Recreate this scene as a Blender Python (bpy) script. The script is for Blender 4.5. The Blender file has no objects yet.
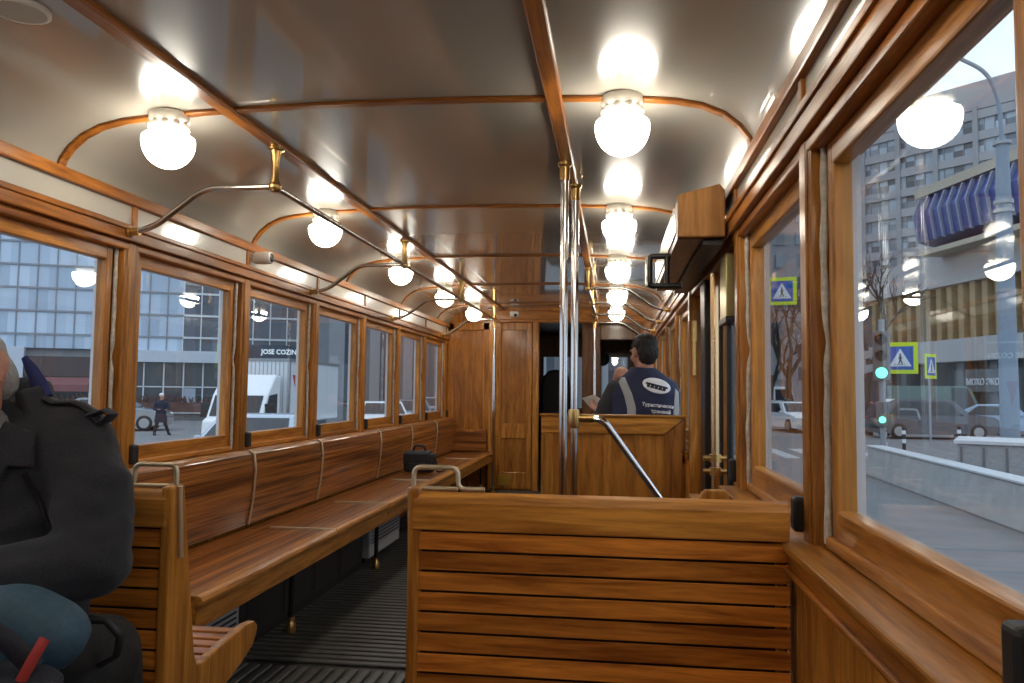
import bpy, bmesh, math, random
from mathutils import Vector, Matrix, noise
from mathutils.bvhtree import BVHTree
random.seed(7)
S = bpy.context.scene
COL = S.collection
PI = math.pi

# ------------------------------------------------------------------ camera
F, IW, IH = 780.0, 1024.0, 683.0
CAM = Vector((0.783, 0.0, 1.2))
R2 = Vector((0.99153117, 0.12940412, 0.01097825))
U2 = Vector((-0.00277102, -0.06343339, 0.99798223))
FW = Vector((-0.1298394, 0.9895609, 0.0625376))
cd = bpy.data.cameras.new('camera')
cam = bpy.data.objects.new('camera', cd)
COL.objects.link(cam)
cam.matrix_world = Matrix(((R2.x, U2.x, -FW.x, CAM.x), (R2.y, U2.y, -FW.y, CAM.y), (R2.z, U2.z, -FW.z, CAM.z), (0, 0, 0, 1)))
cd.sensor_width = 36.0
cd.lens = F / IW * 36.0
cd.clip_start = 0.02
cd.clip_end = 600
S.camera = cam


def ray(px, py):
    return R2 * ((px - 512) / F) + U2 * ((341.5 - py) / F) + FW


def at_dist(px, D, z=None):
    r = ray(px, 391); r.z = 0; r.normalize()
    p = CAM + r * D
    return Vector((p.x, p.y, GZ if z is None else z))


GZ = -0.7


def on_ground(px, py):
    r = ray(px, py)
    return CAM + r * ((GZ - CAM.z) / r.z)


# ------------------------------------------------------------------ materials
MATS = {}


def newmat(name):
    m = bpy.data.materials.new(name)
    m.use_nodes = True
    nt = m.node_tree
    return m, nt, nt.nodes['Principled BSDF'], nt.nodes['Material Output']


def plain(name, col, rough=0.5, metal=0.0, coat=0.0, coat_r=0.1, spec=0.5, noise_amt=0.0, noise_scale=20.0, bump=0.0, emit=None, es=0.0, sheen=0.0, vary=0.0):
    if name in MATS:
        return MATS[name]
    m, nt, b, out = newmat(name)
    b.inputs['Base Color'].default_value = (*col, 1)
    b.inputs['Roughness'].default_value = rough
    b.inputs['Metallic'].default_value = metal
    b.inputs['Coat Weight'].default_value = coat
    b.inputs['Coat Roughness'].default_value = coat_r
    b.inputs['Specular IOR Level'].default_value = spec
    if sheen:
        b.inputs['Sheen Weight'].default_value = sheen
    if emit:
        b.inputs['Emission Color'].default_value = (*emit, 1)
        b.inputs['Emission Strength'].default_value = es
    if noise_amt or bump or vary:
        tc = nt.nodes.new('ShaderNodeTexCoord')
        nz = nt.nodes.new('ShaderNodeTexNoise')
        nz.inputs['Scale'].default_value = noise_scale
        nz.inputs['Detail'].default_value = 5
        nt.links.new(tc.outputs['Object'], nz.inputs['Vector'])
        hs = nt.nodes.new('ShaderNodeHueSaturation')
        hs.inputs['Color'].default_value = (*col, 1)
        mr = nt.nodes.new('ShaderNodeMapRange')
        mr.inputs['From Min'].default_value = 0.25
        mr.inputs['From Max'].default_value = 0.75
        mr.inputs['To Min'].default_value = 1 - noise_amt
        mr.inputs['To Max'].default_value = 1 + noise_amt
        nt.links.new(nz.outputs['Fac'], mr.inputs['Value'])
        nt.links.new(mr.outputs['Result'], hs.inputs['Value'])
        nt.links.new(hs.outputs['Color'], b.inputs['Base Color'])
        if bump:
            bp = nt.nodes.new('ShaderNodeBump')
            bp.inputs['Strength'].default_value = bump
            bp.inputs['Distance'].default_value = 0.01
            nt.links.new(nz.outputs['Fac'], bp.inputs['Height'])
            nt.links.new(bp.outputs['Normal'], b.inputs['Normal'])
    MATS[name] = m
    return m


def wood(name, axis, dark, light, fine=30.0, rough=0.38, coat=0.4, coat_r=0.13, along=2.2, contrast=(0.37, 0.64), vary=0.16):
    key = name + '_' + axis
    if key in MATS:
        return MATS[key]
    m, nt, b, out = newmat(key)
    L = nt.links
    tc = nt.nodes.new('ShaderNodeTexCoord')
    oi = nt.nodes.new('ShaderNodeObjectInfo')
    mp = nt.nodes.new('ShaderNodeMapping')
    sc = {'x': (along, fine, fine), 'y': (fine, along, fine), 'z': (fine, fine, along)}[axis]
    mp.inputs['Scale'].default_value = sc
    vm = nt.nodes.new('ShaderNodeVectorMath'); vm.operation = 'SCALE'
    vm.inputs[0].default_value = (13.7, 7.3, 9.1)
    L.new(oi.outputs['Random'], vm.inputs['Scale'])
    L.new(tc.outputs['Object'], mp.inputs['Vector'])
    L.new(vm.outputs['Vector'], mp.inputs['Location'])
    nz = nt.nodes.new('ShaderNodeTexNoise')
    nz.inputs['Scale'].default_value = 1.0
    nz.inputs['Detail'].default_value = 7
    nz.inputs['Roughness'].default_value = 0.62
    nz.inputs['Distortion'].default_value = 0.7
    L.new(mp.outputs['Vector'], nz.inputs['Vector'])
    # fine pores
    mp2 = nt.nodes.new('ShaderNodeMapping')
    mp2.inputs['Scale'].default_value = tuple(v * 4 for v in sc)
    L.new(tc.outputs['Object'], mp2.inputs['Vector'])
    nz2 = nt.nodes.new('ShaderNodeTexNoise')
    nz2.inputs['Scale'].default_value = 1.0
    nz2.inputs['Detail'].default_value = 3
    L.new(mp2.outputs['Vector'], nz2.inputs['Vector'])
    mx = nt.nodes.new('ShaderNodeMath'); mx.operation = 'MULTIPLY_ADD'
    mx.inputs[1].default_value = 0.28
    L.new(nz2.outputs['Fac'], mx.inputs[0])
    sb = nt.nodes.new('ShaderNodeMath'); sb.operation = 'MULTIPLY_ADD'
    sb.inputs[1].default_value = 0.9
    sb.inputs[2].default_value = -0.09
    L.new(nz.outputs['Fac'], sb.inputs[0])
    L.new(sb.outputs['Value'], mx.inputs[2])
    cr = nt.nodes.new('ShaderNodeValToRGB')
    cr.color_ramp.elements[0].position = contrast[0]
    cr.color_ramp.elements[0].color = (*dark, 1)
    cr.color_ramp.elements[1].position = contrast[1]
    cr.color_ramp.elements[1].color = (*light, 1)
    L.new(mx.outputs['Value'], cr.inputs['Fac'])
    hs = nt.nodes.new('ShaderNodeHueSaturation')
    mr = nt.nodes.new('ShaderNodeMapRange')
    mr.inputs['To Min'].default_value = 1 - vary
    mr.inputs['To Max'].default_value = 1 + vary
    L.new(oi.outputs['Random'], mr.inputs['Value'])
    L.new(mr.outputs['Result'], hs.inputs['Value'])
    L.new(cr.outputs['Color'], hs.inputs['Color'])
    L.new(hs.outputs['Color'], b.inputs['Base Color'])
    bp = nt.nodes.new('ShaderNodeBump')
    bp.inputs['Strength'].default_value = 0.06
    bp.inputs['Distance'].default_value = 0.004
    L.new(mx.outputs['Value'], bp.inputs['Height'])
    L.new(bp.outputs['Normal'], b.inputs['Normal'])
    b.inputs['Roughness'].default_value = rough
    b.inputs['Specular IOR Level'].default_value = 0.3
    b.inputs['Coat Weight'].default_value = coat * 0.8
    b.inputs['Coat Roughness'].default_value = coat_r
    MATS[key] = m
    return m


OAK_D, OAK_L = (0.28, 0.096, 0.012), (0.62, 0.260, 0.042)
TEAK_D, TEAK_L = (0.27, 0.072, 0.008), (0.68, 0.235, 0.032)
TRIM_D, TRIM_L = (0.20, 0.060, 0.008), (0.48, 0.170, 0.024)


def oak(a): return wood('oak', a, OAK_D, OAK_L)
def teak(a): return wood('teak', a, TEAK_D, TEAK_L, vary=0.3)
def trimw(a): return wood('trimwood', a, TRIM_D, TRIM_L, coat=0.32, coat_r=0.16)
def panelw(a): return wood('panelwood', a, (0.26, 0.086, 0.011), (0.52, 0.200, 0.030), fine=16, vary=0.08)
def veneer(a): return wood('veneer', a, (0.10, 0.024, 0.005), (0.54, 0.195, 0.036), fine=46, along=0.7, contrast=(0.38, 0.62), coat=0.7, coat_r=0.1, vary=0.14)
def cabw(a): return wood('cabwood', a, (0.07, 0.026, 0.008), (0.15, 0.06, 0.02))


BRASS = plain('brass', (0.62, 0.40, 0.15), 0.28, 1.0)
BRONZE = plain('pale_bronze', (0.66, 0.55, 0.38), 0.42, 0.8)
CHROME = plain('chrome', (0.72, 0.72, 0.72), 0.12, 1.0)
STEEL = plain('brushed_steel', (0.58, 0.56, 0.53), 0.22, 1.0)
BLACKRUB = plain('black_rubber', (0.014, 0.014, 0.015), 0.5)
BLACKMET = plain('black_metal', (0.012, 0.012, 0.013), 0.35)
WHITEP = plain('white_plastic', (0.75, 0.74, 0.70), 0.4)
CERAM = plain('lamp_ceramic', (0.78, 0.75, 0.66), 0.3, coat=0.4)
REVEAL = plain('pale_outside_paint', (0.72, 0.74, 0.77), 0.5)
STRIP = plain('pale_felt', (0.56, 0.52, 0.45), 0.8, noise_amt=0.25, noise_scale=60, bump=0.4)
CEILM = plain('ceiling_gloss_paint', (0.40, 0.375, 0.33), 0.25, coat=1.0, coat_r=0.05, spec=0.5, bump=0.014, noise_scale=7)
FRIEZE = plain('frieze_cream_paint', (0.52, 0.50, 0.44), 0.3, coat=0.9, coat_r=0.08)
GLOBE = plain('lit_opal_glass', (0.9, 0.88, 0.82), 0.3, emit=(1.0, 0.92, 0.78), es=22.0)
FLOORM = plain('floor_black', (0.018, 0.018, 0.018), 0.5, noise_amt=0.3)
SLATM = plain('floor_slat_grey', (0.055, 0.053, 0.05), 0.45, noise_amt=0.3, noise_scale=12)


def glass_mat(name, base=0.045, tint=(0.93, 0.96, 0.97)):
    m = bpy.data.materials.new(name); m.use_nodes = True
    nt = m.node_tree; nt.nodes.clear()
    o = nt.nodes.new('ShaderNodeOutputMaterial')
    mix = nt.nodes.new('ShaderNodeMixShader')
    tr = nt.nodes.new('ShaderNodeBsdfTransparent'); tr.inputs['Color'].default_value = (*tint, 1)
    gl = nt.nodes.new('ShaderNodeBsdfGlossy'); gl.inputs['Roughness'].default_value = 0.0
    lw = nt.nodes.new('ShaderNodeLayerWeight'); lw.inputs['Blend'].default_value = 0.5
    pw = nt.nodes.new('ShaderNodeMath'); pw.operation = 'POWER'; pw.inputs[1].default_value = 5
    ma = nt.nodes.new('ShaderNodeMath'); ma.operation = 'MULTIPLY_ADD'; ma.inputs[1].default_value = 0.9; ma.inputs[2].default_value = base
    nt.links.new(lw.outputs['Facing'], pw.inputs[0])
    nt.links.new(pw.outputs['Value'], ma.inputs[0])
    nt.links.new(ma.outputs['Value'], mix.inputs['Fac'])
    nt.links.new(tr.outputs['BSDF'], mix.inputs[1]); nt.links.new(gl.outputs['BSDF'], mix.inputs[2])
    nt.links.new(mix.outputs['Shader'], o.inputs['Surface'])
    MATS[name] = m
    return m


PANE = glass_mat('window_glass')

# ------------------------------------------------------------------ mesh builder
ORG = {}


class MB:
    def __init__(s):
        s.v = []; s.f = []

    def add(s, vs, fs):
        b = len(s.v)
        s.v += [Vector(v) for v in vs]
        s.f += [tuple(b + i for i in f) for f in fs]
        return s

    def box(s, x0, x1, y0, y1, z0, z1):
        return s.add([(x0, y0, z0), (x1, y0, z0), (x1, y1, z0), (x0, y1, z0), (x0, y0, z1), (x1, y0, z1), (x1, y1, z1), (x0, y1, z1)],
                     [(0, 3, 2, 1), (4, 5, 6, 7), (0, 1, 5, 4), (1, 2, 6, 5), (2, 3, 7, 6), (3, 0, 4, 7)])

    def obox(s, c, size, rot=None):
        c = Vector(c); vs = []
        for k in (-1, 1):
            for (i, j) in ((-1, -1), (1, -1), (1, 1), (-1, 1)):
                v = Vector((i * size[0] / 2, j * size[1] / 2, k * size[2] / 2))
                vs.append(c + (rot @ v if rot else v))
        return s.add(vs, [(0, 3, 2, 1), (4, 5, 6, 7), (0, 1, 5, 4), (1, 2, 6, 5), (2, 3, 7, 6), (3, 0, 4, 7)])

    def prism(s, pts, axis, a, b):
        n = len(pts)
        mk = {'x': lambda p, t: (t, p[0], p[1]), 'y': lambda p, t: (p[0], t, p[1]), 'z': lambda p, t: (p[0], p[1], t)}[axis]
        return s.add([mk(p, a) for p in pts] + [mk(p, b) for p in pts],
                     [tuple(range(n))[::-1], tuple(range(n, 2 * n))] + [(i, (i + 1) % n, n + (i + 1) % n, n + i) for i in range(n)])

    def tube(s, pts, r, n=10, cap=True, flat=1.0, upv=None):
        pts = [Vector(p) for p in pts]
        m = len(pts)
        rs = r if isinstance(r, (list, tuple)) else [r] * m
        t0 = (pts[1] - pts[0]).normalized()
        ref = Vector(upv) if upv else (Vector((0, 0, 1)) if abs(t0.z) < 0.9 else Vector((1, 0, 0)))
        a = (ref - t0 * ref.dot(t0)).normalized()
        base = len(s.v)
        for i, p in enumerate(pts):
            if i == 0: t = pts[1] - pts[0]
            elif i == m - 1: t = pts[-1] - pts[-2]
            else: t = (pts[i + 1] - p).normalized() + (p - pts[i - 1]).normalized()
            t.normalize()
            a = (a - t * a.dot(t)).normalized()
            b = t.cross(a)
            for k in range(n):
                an = 2 * PI * k / n
                s.v.append(p + a * (rs[i] * math.cos(an)) + b * (rs[i] * flat * math.sin(an)))
        for i in range(m - 1):
            for k in range(n):
                k2 = (k + 1) % n
                s.f.append((base + i * n + k, base + i * n + k2, base + (i + 1) * n + k2, base + (i + 1) * n + k))
        if cap:
            s.f.append(tuple(base + k for k in range(n))[::-1])
            s.f.append(tuple(base + (m - 1) * n + k for k in range(n)))
        return s

    def lathe(s, prof, c, n=24, axis='z'):
        c = Vector(c); base = len(s.v)
        for (r, h) in prof:
            for k in range(n):
                an = 2 * PI * k / n
                q = (r * math.cos(an), r * math.sin(an), h)
                if axis == 'x': q = (h, q[0], q[1])
                elif axis == 'y': q = (q[0], h, q[1])
                s.v.append(c + Vector(q))
        m = len(prof)
        for i in range(m - 1):
            for k in range(n):
                k2 = (k + 1) % n
                s.f.append((base + i * n + k, base + i * n + k2, base + (i + 1) * n + k2, base + (i + 1) * n + k))
        s.f.append(tuple(base + k for k in range(n))[::-1])
        s.f.append(tuple(base + (m - 1) * n + k for k in range(n)))
        return s

    def ell(s, c, r, rot=None, n=16, m=10):
        c = Vector(c); base = len(s.v)
        r = (r, r, r) if not isinstance(r, (tuple, list)) else r
        def P(th, ph):
            v = Vector((r[0] * math.sin(th) * math.cos(ph), r[1] * math.sin(th) * math.sin(ph), r[2] * math.cos(th)))
            return c + (rot @ v if rot else v)
        s.v.append(P(0, 0))
        for i in range(1, m):
            for k in range(n): s.v.append(P(PI * i / m, 2 * PI * k / n))
        s.v.append(P(PI, 0))
        last = len(s.v) - 1
        for k in range(n):
            s.f.append((base, base + 1 + k, base + 1 + (k + 1) % n))
            s.f.append((last, last - n + (k + 1) % n, last - n + k))
        for i in range(m - 2):
            for k in range(n):
                k2 = (k + 1) % n
                o = base + 1 + i * n
                s.f.append((o + k, o + n + k, o + n + k2, o + k2))
        return s

    def limb(s, pts, rs, n=14):
        """tapered limb with round joints, for later fusing into one surface"""
        for p, r in zip(pts, rs): s.ell(p, r, None, n, 8)
        for i in range(len(pts) - 1):
            s.tube([pts[i], pts[i + 1]], [rs[i], rs[i + 1]], n)
        return s

    def loft(s, rings):
        n = len(rings[0]); base = len(s.v)
        for rg in rings: s.v += [Vector(p) for p in rg]
        for i in range(len(rings) - 1):
            for k in range(n):
                k2 = (k + 1) % n
                s.f.append((base + i * n + k, base + i * n + k2, base + (i + 1) * n + k2, base + (i + 1) * n + k))
        s.f.append(tuple(base + k for k in range(n))[::-1])
        s.f.append(tuple(base + (len(rings) - 1) * n + k for k in range(n)))
        return s

    def build(s, name, mat, parent=None, smooth=0, bevel=0.0, seg=2, recalc=True):
        org = ORG.get(parent.name, Vector()) if parent else Vector()
        me = bpy.data.meshes.new(name)
        me.from_pydata([v - org for v in s.v], [], s.f)
        if recalc:
            bm = bmesh.new(); bm.from_mesh(me)
            bmesh.ops.recalc_face_normals(bm, faces=bm.faces)
            bm.to_mesh(me); bm.free()
        if mat: me.materials.append(mat)
        if smooth:
            me.shade_smooth()
            me.set_sharp_from_angle(angle=math.radians(smooth))
        o = bpy.data.objects.new(name, me)
        COL.objects.link(o)
        if parent:
            o.parent = parent
            ORG[o.name] = org
        if bevel:
            md = o.modifiers.new('edge', 'BEVEL'); md.width = bevel; md.segments = seg
            md.limit_method = 'ANGLE'; md.angle_limit = math.radians(40)
        return o


def tag(o, label=None, cat=None, group=None, kind=None):
    if label: o['label'] = label
    if cat: o['category'] = cat
    if group: o['group'] = group
    if kind: o['kind'] = kind
    return o


def thing(name, loc, label=None, cat=None, group=None, kind=None):
    o = bpy.data.objects.new(name, None)
    o.empty_display_size = 0.1
    COL.objects.link(o)
    o.location = loc
    ORG[o.name] = Vector(loc)
    return tag(o, label, cat, group, kind)


def copy_tree(o, parent=None):
    c = o.copy(); COL.objects.link(c)
    c.parent = parent
    for ch in list(o.children):
        copy_tree(ch, c)
    return c


def fuse(o, voxel, smooth_it=2, disp=None, tri=False):
    """melt the pieces of a mesh into one continuous surface and bake it"""
    md = o.modifiers.new('r', 'REMESH'); md.mode = 'VOXEL'; md.voxel_size = voxel
    if smooth_it:
        sm = o.modifiers.new('s', 'SMOOTH'); sm.iterations = smooth_it; sm.factor = 0.5
    dg = bpy.context.evaluated_depsgraph_get()
    me = bpy.data.meshes.new_from_object(o.evaluated_get(dg))
    o.modifiers.clear()
    mats = list(o.data.materials)
    o.data = me
    me.materials.clear()
    for m in mats: me.materials.append(m)
    if disp:
        amp, sc, aniso = disp
        for v in me.vertices:
            q = Vector((v.co.x * sc * aniso[0], v.co.y * sc * aniso[1], v.co.z * sc * aniso[2]))
            v.co += v.normal * (noise.noise(q) * amp + noise.noise(q * 2.3) * amp * 0.4)
    me.shade_smooth()
    return o


def text_mesh(body, size, extrude=0.002, align='CENTER', bold=0.02):
    c = bpy.data.curves.new('lettering', 'FONT')
    c.body = body; c.size = size; c.extrude = extrude; c.align_x = align; c.align_y = 'CENTER'
    c.resolution_u = 2; c.offset = size * bold
    o = bpy.data.objects.new('lettering', c)
    COL.objects.link(o)
    dg = bpy.context.evaluated_depsgraph_get()
    me = bpy.data.meshes.new_from_object(o.evaluated_get(dg))
    vs = [v.co.copy() for v in me.vertices]; fs = [tuple(p.vertices) for p in me.polygons]
    bpy.data.objects.remove(o)
    return vs, fs


# ================================================================== SHELL
W = 1.235
Y0, Y1 = -1.25, 9.4
CZ = 2.19
PROF = [(0.0, 2.198), (0.30, 2.196), (0.58, 2.19), (0.82, 2.181), (0.98, 2.166), (1.07, 2.147), (1.14, 2.115), (1.19, 2.073), (1.222, 2.03), (1.235, 1.99)]
prof_full = [(-x, z) for x, z in PROF[::-1]] + PROF[1:]

# floor: black base with raised slats, lengthwise near the platform, crosswise along the aisle
fb = MB(); fb.box(-1.33, 1.33, Y0, 11.6, -0.06, 0.0)
floor = fb.build('floor', FLOORM); tag(floor, kind='structure')
sl = MB()
x = -1.2
while x < 1.19:
    sl.box(x, x + 0.032, Y0 + .02, 3.28, 0.0, 0.012); x += 0.055
y = 3.34
while y < 9.3:
    sl.box(-1.19, 1.19, y, y + 0.038, 0.0, 0.012); y += 0.058
sl.build('slat_grating', SLATM, floor, bevel=0.003, seg=1)

# ceiling
cm = MB()
outer = [(1.33, 1.99), (1.33, 2.30), (-1.33, 2.30), (-1.33, 1.99)]
cm.prism(prof_full + outer, 'y', Y0, Y1)
ceiling = cm.build('ceiling', CEILM, smooth=35); tag(ceiling, kind='structure')


def offs(prof, d):
    out = []
    for i, p in enumerate(prof):
        a = Vector(prof[max(0, i - 1)]); b = Vector(prof[min(len(prof) - 1, i + 1)])
        t = (b - a).normalized(); nrm = Vector((t.y, -t.x))
        out.append((p[0] + nrm.x * d, p[1] + nrm.y * d))
    return out


RIBS = [-0.51, 1.03, 2.57, 4.11, 5.66, 7.20, 8.74]
tn = 1
# smoother profile for ribs
inner = offs(prof_full, 0.012)
for ry in RIBS:
    mb = MB(); mb.prism(prof_full + inner[::-1], 'y', ry - 0.019, ry + 0.019)
    tag(mb.build('trim_%d' % tn, trimw('x'), bevel=0.003, seg=2), kind='structure'); tn += 1
for sx in (-0.58, 0.58):
    mb = MB(); mb.box(sx - 0.028, sx + 0.028, Y0, Y1, 2.171, 2.20)
    tag(mb.build('trim_%d' % tn, trimw('y'), bevel=0.006), kind='structure'); tn += 1
for sg in (-1, 1):
    mb = MB()
    xs = sorted((sg * 1.214, sg * 1.25)); mb.box(xs[0], xs[1], Y0, Y1, 1.957, 2.004)
    tag(mb.build('trim_%d' % tn, trimw('y'), bevel=0.006), kind='structure'); tn += 1

LPOST = [-1.11, -0.075, 0.96, 1.995, 3.03, 4.065, 5.10, 6.135, 7.17, 8.205, 9.24]
RPOST = [-1.185, -0.15, 0.885, 1.92, 2.955, 4.80, 5.86, 6.93, 8.0, 9.1]


def sx_box(mb, sg, a, b, y0, y1, z0, z1):
    xs = sorted((sg * a, sg * b)); mb.box(xs[0], xs[1], y0, y1, z0, z1)


def side_wall(sg, name, posts, gaps):
    """lower boards, sill, posts, header and white frieze of one side; gaps = y-ranges of door openings"""
    segs = []; y = Y0
    for g in gaps:
        segs.append((y, g[0])); y = g[1]
    segs.append((y, Y1))
    b = MB()
    for (a, c) in segs:
        sx_box(b, sg, 1.212, 1.37, a, c, 0, 0.80)
        k = a
        while k < c - 0.01:
            e = min(k + 0.043, c)
            sx_box(b, sg, 1.2, 1.215, k + 0.0015, e - 0.0015, 0.06, 0.785); k += 0.043
    wall = b.build(name, oak('z'), bevel=0.003, seg=1); tag(wall, kind='structure')
    bb = MB()
    for (a, c) in segs:
        sx_box(bb, sg, 1.185, 1.215, a, c, 0, 0.09)
    bb.build('baseboard_' + name.split('_')[1], trimw('y'), wall, bevel=0.004)
    for (a, c) in segs:
        m = MB()
        sx_box(m, sg, 1.183, 1.215, a, c, 0.775, 0.835)
        sx_box(m, sg, 1.172, 1.22, a, c, 0.788, 0.80)
        m.build('sill_apron', trimw('y'), wall, bevel=0.005)
        m = MB()
        sx_box(m, sg, 1.168, 1.37, a, c, 0.836, 0.856)
        m.build('sill', oak('y'), wall, bevel=0.006)
    for py in posts:
        m = MB()
        sx_box(m, sg, 1.235, 1.34, py - 0.05, py + 0.05, 0.85, 1.80)
        sx_box(m, sg, 1.229, 1.237, py - 0.03, py + 0.03, 0.85, 1.80)
        m.build('post', oak('z'), wall, bevel=0.005)
        m = MB()
        sx_box(m, sg, 1.309, 1.332, py - 0.105, py + 0.105, 0.82, 1.80)
        m.build('outer_reveal', REVEAL, wall)
    m = MB(); sx_box(m, sg, 1.212, 1.37, Y0, Y1, 1.803, 1.872)
    sx_box(m, sg, 1.203, 1.22, Y0, Y1, 1.846, 1.868)
    m.build('header_rail', trimw('y'), wall, bevel=0.005)
    m = MB(); sx_box(m, sg, 1.232, 1.37, Y0, Y1, 1.768, 1.803)
    m.build('header_moulding', trimw('y'), wall, bevel=0.008, seg=3)
    m = MB(); sx_box(m, sg, 1.236, 1.37, Y0, Y1, 1.872, 1.99)
    m.build('frieze_panel', FRIEZE, wall)
    for py in posts:
        m = MB(); sx_box(m, sg, 1.226, 1.24, py - 0.016, py + 0.016, 1.87, 1.96)
        m.build('frieze_divider', trimw('z'), wall, bevel=0.003)
    return wall


side_wall(-1, 'wall_left', LPOST, [])
side_wall(1, 'wall_right', RPOST, [(3.01, 4.745)])

wn = 1


def window(sg, ya, yb, latch=True):
    """sash between posts centred on ya (camera side) and yb"""
    global wn
    a, b = ya + 0.035, yb - 0.085
    ctr = (sg * 1.31, (ya + yb) / 2, 0.86)
    root = thing('window_%d' % wn, ctr, kind='structure'); wn += 1
    m = MB()
    sx_box(m, sg, 1.265, 1.31, a, a + 0.08, 0.858, 1.785)
    sx_box(m, sg, 1.265, 1.31, b - 0.038, b, 0.858, 1.785)
    m.build('sash_stiles', oak('z'), root, bevel=0.005)
    m = MB()
    sx_box(m, sg, 1.266, 1.309, a + 0.065, b - 0.032, 1.715, 1.785)
    sx_box(m, sg, 1.266, 1.309, a + 0.065, b - 0.032, 0.858, 0.946)
    sx_box(m, sg, 1.25, 1.27, a, b, 0.858, 0.885)
    m.build('sash_rails', oak('y'), root, bevel=0.006)
    m = MB()
    sx_box(m, sg, 1.288, 1.292, a + 0.065, b - 0.032, 0.942, 1.72)
    m.build('pane', PANE, root)
    m = MB()
    sx_box(m, sg, 1.29, 1.33, b, yb - 0.045, 0.858, 1.785)
    m.build('jamb', trimw('z'), root)
    # felt draught strip, pinched half way up
    m = MB(); pts = []; rs = []
    N = 46; rr = random.Random(wn * 3)
    ph = rr.random() * 6
    for i in range(N + 1):
        z = 0.866 + (1.77 - 0.866) * i / N
        d = z - (1.33 + 0.02 * math.sin(ph))
        pin = math.exp(-(d / 0.035) ** 2)
        bow = 0.005 * math.sin(z * 9 + ph) + 0.0025 * math.sin(z * 31 + ph * 2)
        pts.append((sg * (1.262 + bow * 0.6 + 0.006 * pin), b + 0.016 + bow * (1 - pin), z))
        rs.append(0.0088 * (1 - 0.45 * pin) + 0.001 * math.sin(z * 47 + ph))
    m.tube(pts, rs, 10)
    m.build('draught_strip', STRIP, root, smooth=60)
    if latch:
        m = MB()
        sx_box(m, sg, 1.206, 1.236, yb + 0.02, yb + 0.062, 0.872, 0.955)
        m.build('latch', BLACKRUB, root, bevel=0.01, seg=3)
    return root


for i in range(len(LPOST) - 1): window(-1, LPOST[i], LPOST[i + 1])
for i in range(0, 4): window(1, RPOST[i], RPOST[i + 1])
for i in range(5, len(RPOST) - 1): window(1, RPOST[i], RPOST[i + 1], False)

# wall behind the viewer
m = MB(); m.box(-1.33, 1.33, Y0 - 0.05, Y0, 0, 2.25)
tag(m.build('wall_back', panelw('z')), kind='structure')

# front bulkhead: corner panel, door, opening to the cab
wf = MB()
wf.box(-1.33, -0.135, 9.40, 9.46, 0, 2.25)
wf.box(-0.135, 1.33, 9.40, 9.46, 2.02, 2.25)
wf.box(1.10, 1.33, 9.40, 9.46, 0, 2.02)
wall_front = wf.build('wall_front', panelw('z')); tag(wall_front, kind='structure')
m = MB()
for (a, b) in ((-1.235, -1.165), (-0.80, -0.73)): m.box(a, b, 9.375, 9.40, 0.5, 2.02)
m.box(-1.235, -0.73, 9.375, 9.40, 1.93, 2.02); m.box(-1.165, -0.80, 9.378, 9.40, 0.5, 0.72)
m.build('panel_frame', oak('z'), wall_front, bevel=0.006)
m = MB(); m.box(-0.725, -0.655, 9.33, 9.40, 0, 2.06)
m.build('corner_post', oak('z'), wall_front, bevel=0.008)
m = MB(); m.box(-0.75, 1.235, 9.36, 9.40, 2.06, 2.17); m.box(-0.655, 1.235, 9.37, 9.40, 2.025, 2.06)
m.build('top_rail', panelw('x'), wall_front, bevel=0.006)
m = MB(); m.box(-0.19, -0.12, 9.36, 9.47, 0, 2.03)
m.build('door_jamb', oak('z'), wall_front, bevel=0.006)
m = MB(); m.box(0.40, 0.62, 9.40, 9.45, 0, 2.02); m.box(0.62, 1.1, 9.40, 9.45, 0, 1.0); m.box(0.62, 1.1, 9.40, 9.45, 1.82, 2.02)
m.build('cab_screen', cabw('z'), wall_front, bevel=0.006)

dr = thing('door_1', (-0.42, 9.38, 0.02), kind='structure')
m = MB()
m.box(-0.645, -0.575, 9.372, 9.40, 0.02, 2.02); m.box(-0.27, -0.20, 9.372, 9.40, 0.02, 2.02)
m.box(-0.575, -0.27, 9.374, 9.40, 1.93, 2.02); m.box(-0.575, -0.27, 9.374, 9.40, 0.62, 0.80); m.box(-0.575, -0.27, 9.374, 9.40, 0.02, 0.22)
m.build('door_frame', oak('z'), dr, bevel=0.006)
m = MB(); m.box(-0.575, -0.27, 9.392, 9.40, 0.2, 1.95)
m.build('door_panel', panelw('z'), dr)
m = MB(); m.box(-0.60, -0.45, 9.355, 9.376, 0.06, 0.19)
for k in range(5): m.box(-0.59, -0.46, 9.352, 9.357, 0.075 + k * 0.022, 0.083 + k * 0.022)
m.build('vent_plate', plain('yellow_brass', (0.55, 0.33, 0.05), 0.35, 0.6), dr, bevel=0.003)
m = MB(); m.ell((-0.245, 9.362, 1.73), 0.014)
m.build('knob', CHROME, dr, smooth=60)

# cab behind the bulkhead
cw = MB()
for (a, b, z0, z1) in ((-1.33, 1.33, 0, 0.95), (-1.33, 1.33, 1.70, 2.3), (-1.33, -0.25, 0.95, 1.7), (0.37, 0.60, 0.95, 1.7), (0.98, 1.33, 0.95, 1.7)):
    cw.box(a, b, 11.5, 11.56, z0, z1)
cabwall = cw.build('wall_cab', cabw('z')); tag(cabwall, kind='structure')
m = MB(); m.box(-1.33, 1.33, 9.46, 11.56, 2.05, 2.15); m.box(-1.36, -1.33, 9.46, 11.56, 0, 2.1); m.box(1.33, 1.36, 9.46, 11.56, 0, 2.1)
m.build('cab_lining', cabw('y'), cabwall)
for (a, b) in ((-0.25, 0.37), (0.60, 0.98)):
    m = MB(); m.box(a, b, 11.525, 11.53, 0.95, 1.70)
    r = m.build('window_%d' % wn, PANE); tag(r, kind='structure'); wn += 1

# ================================================================== LAMPS
ORD = ['first', 'second', 'third', 'fourth', 'fifth']


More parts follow.
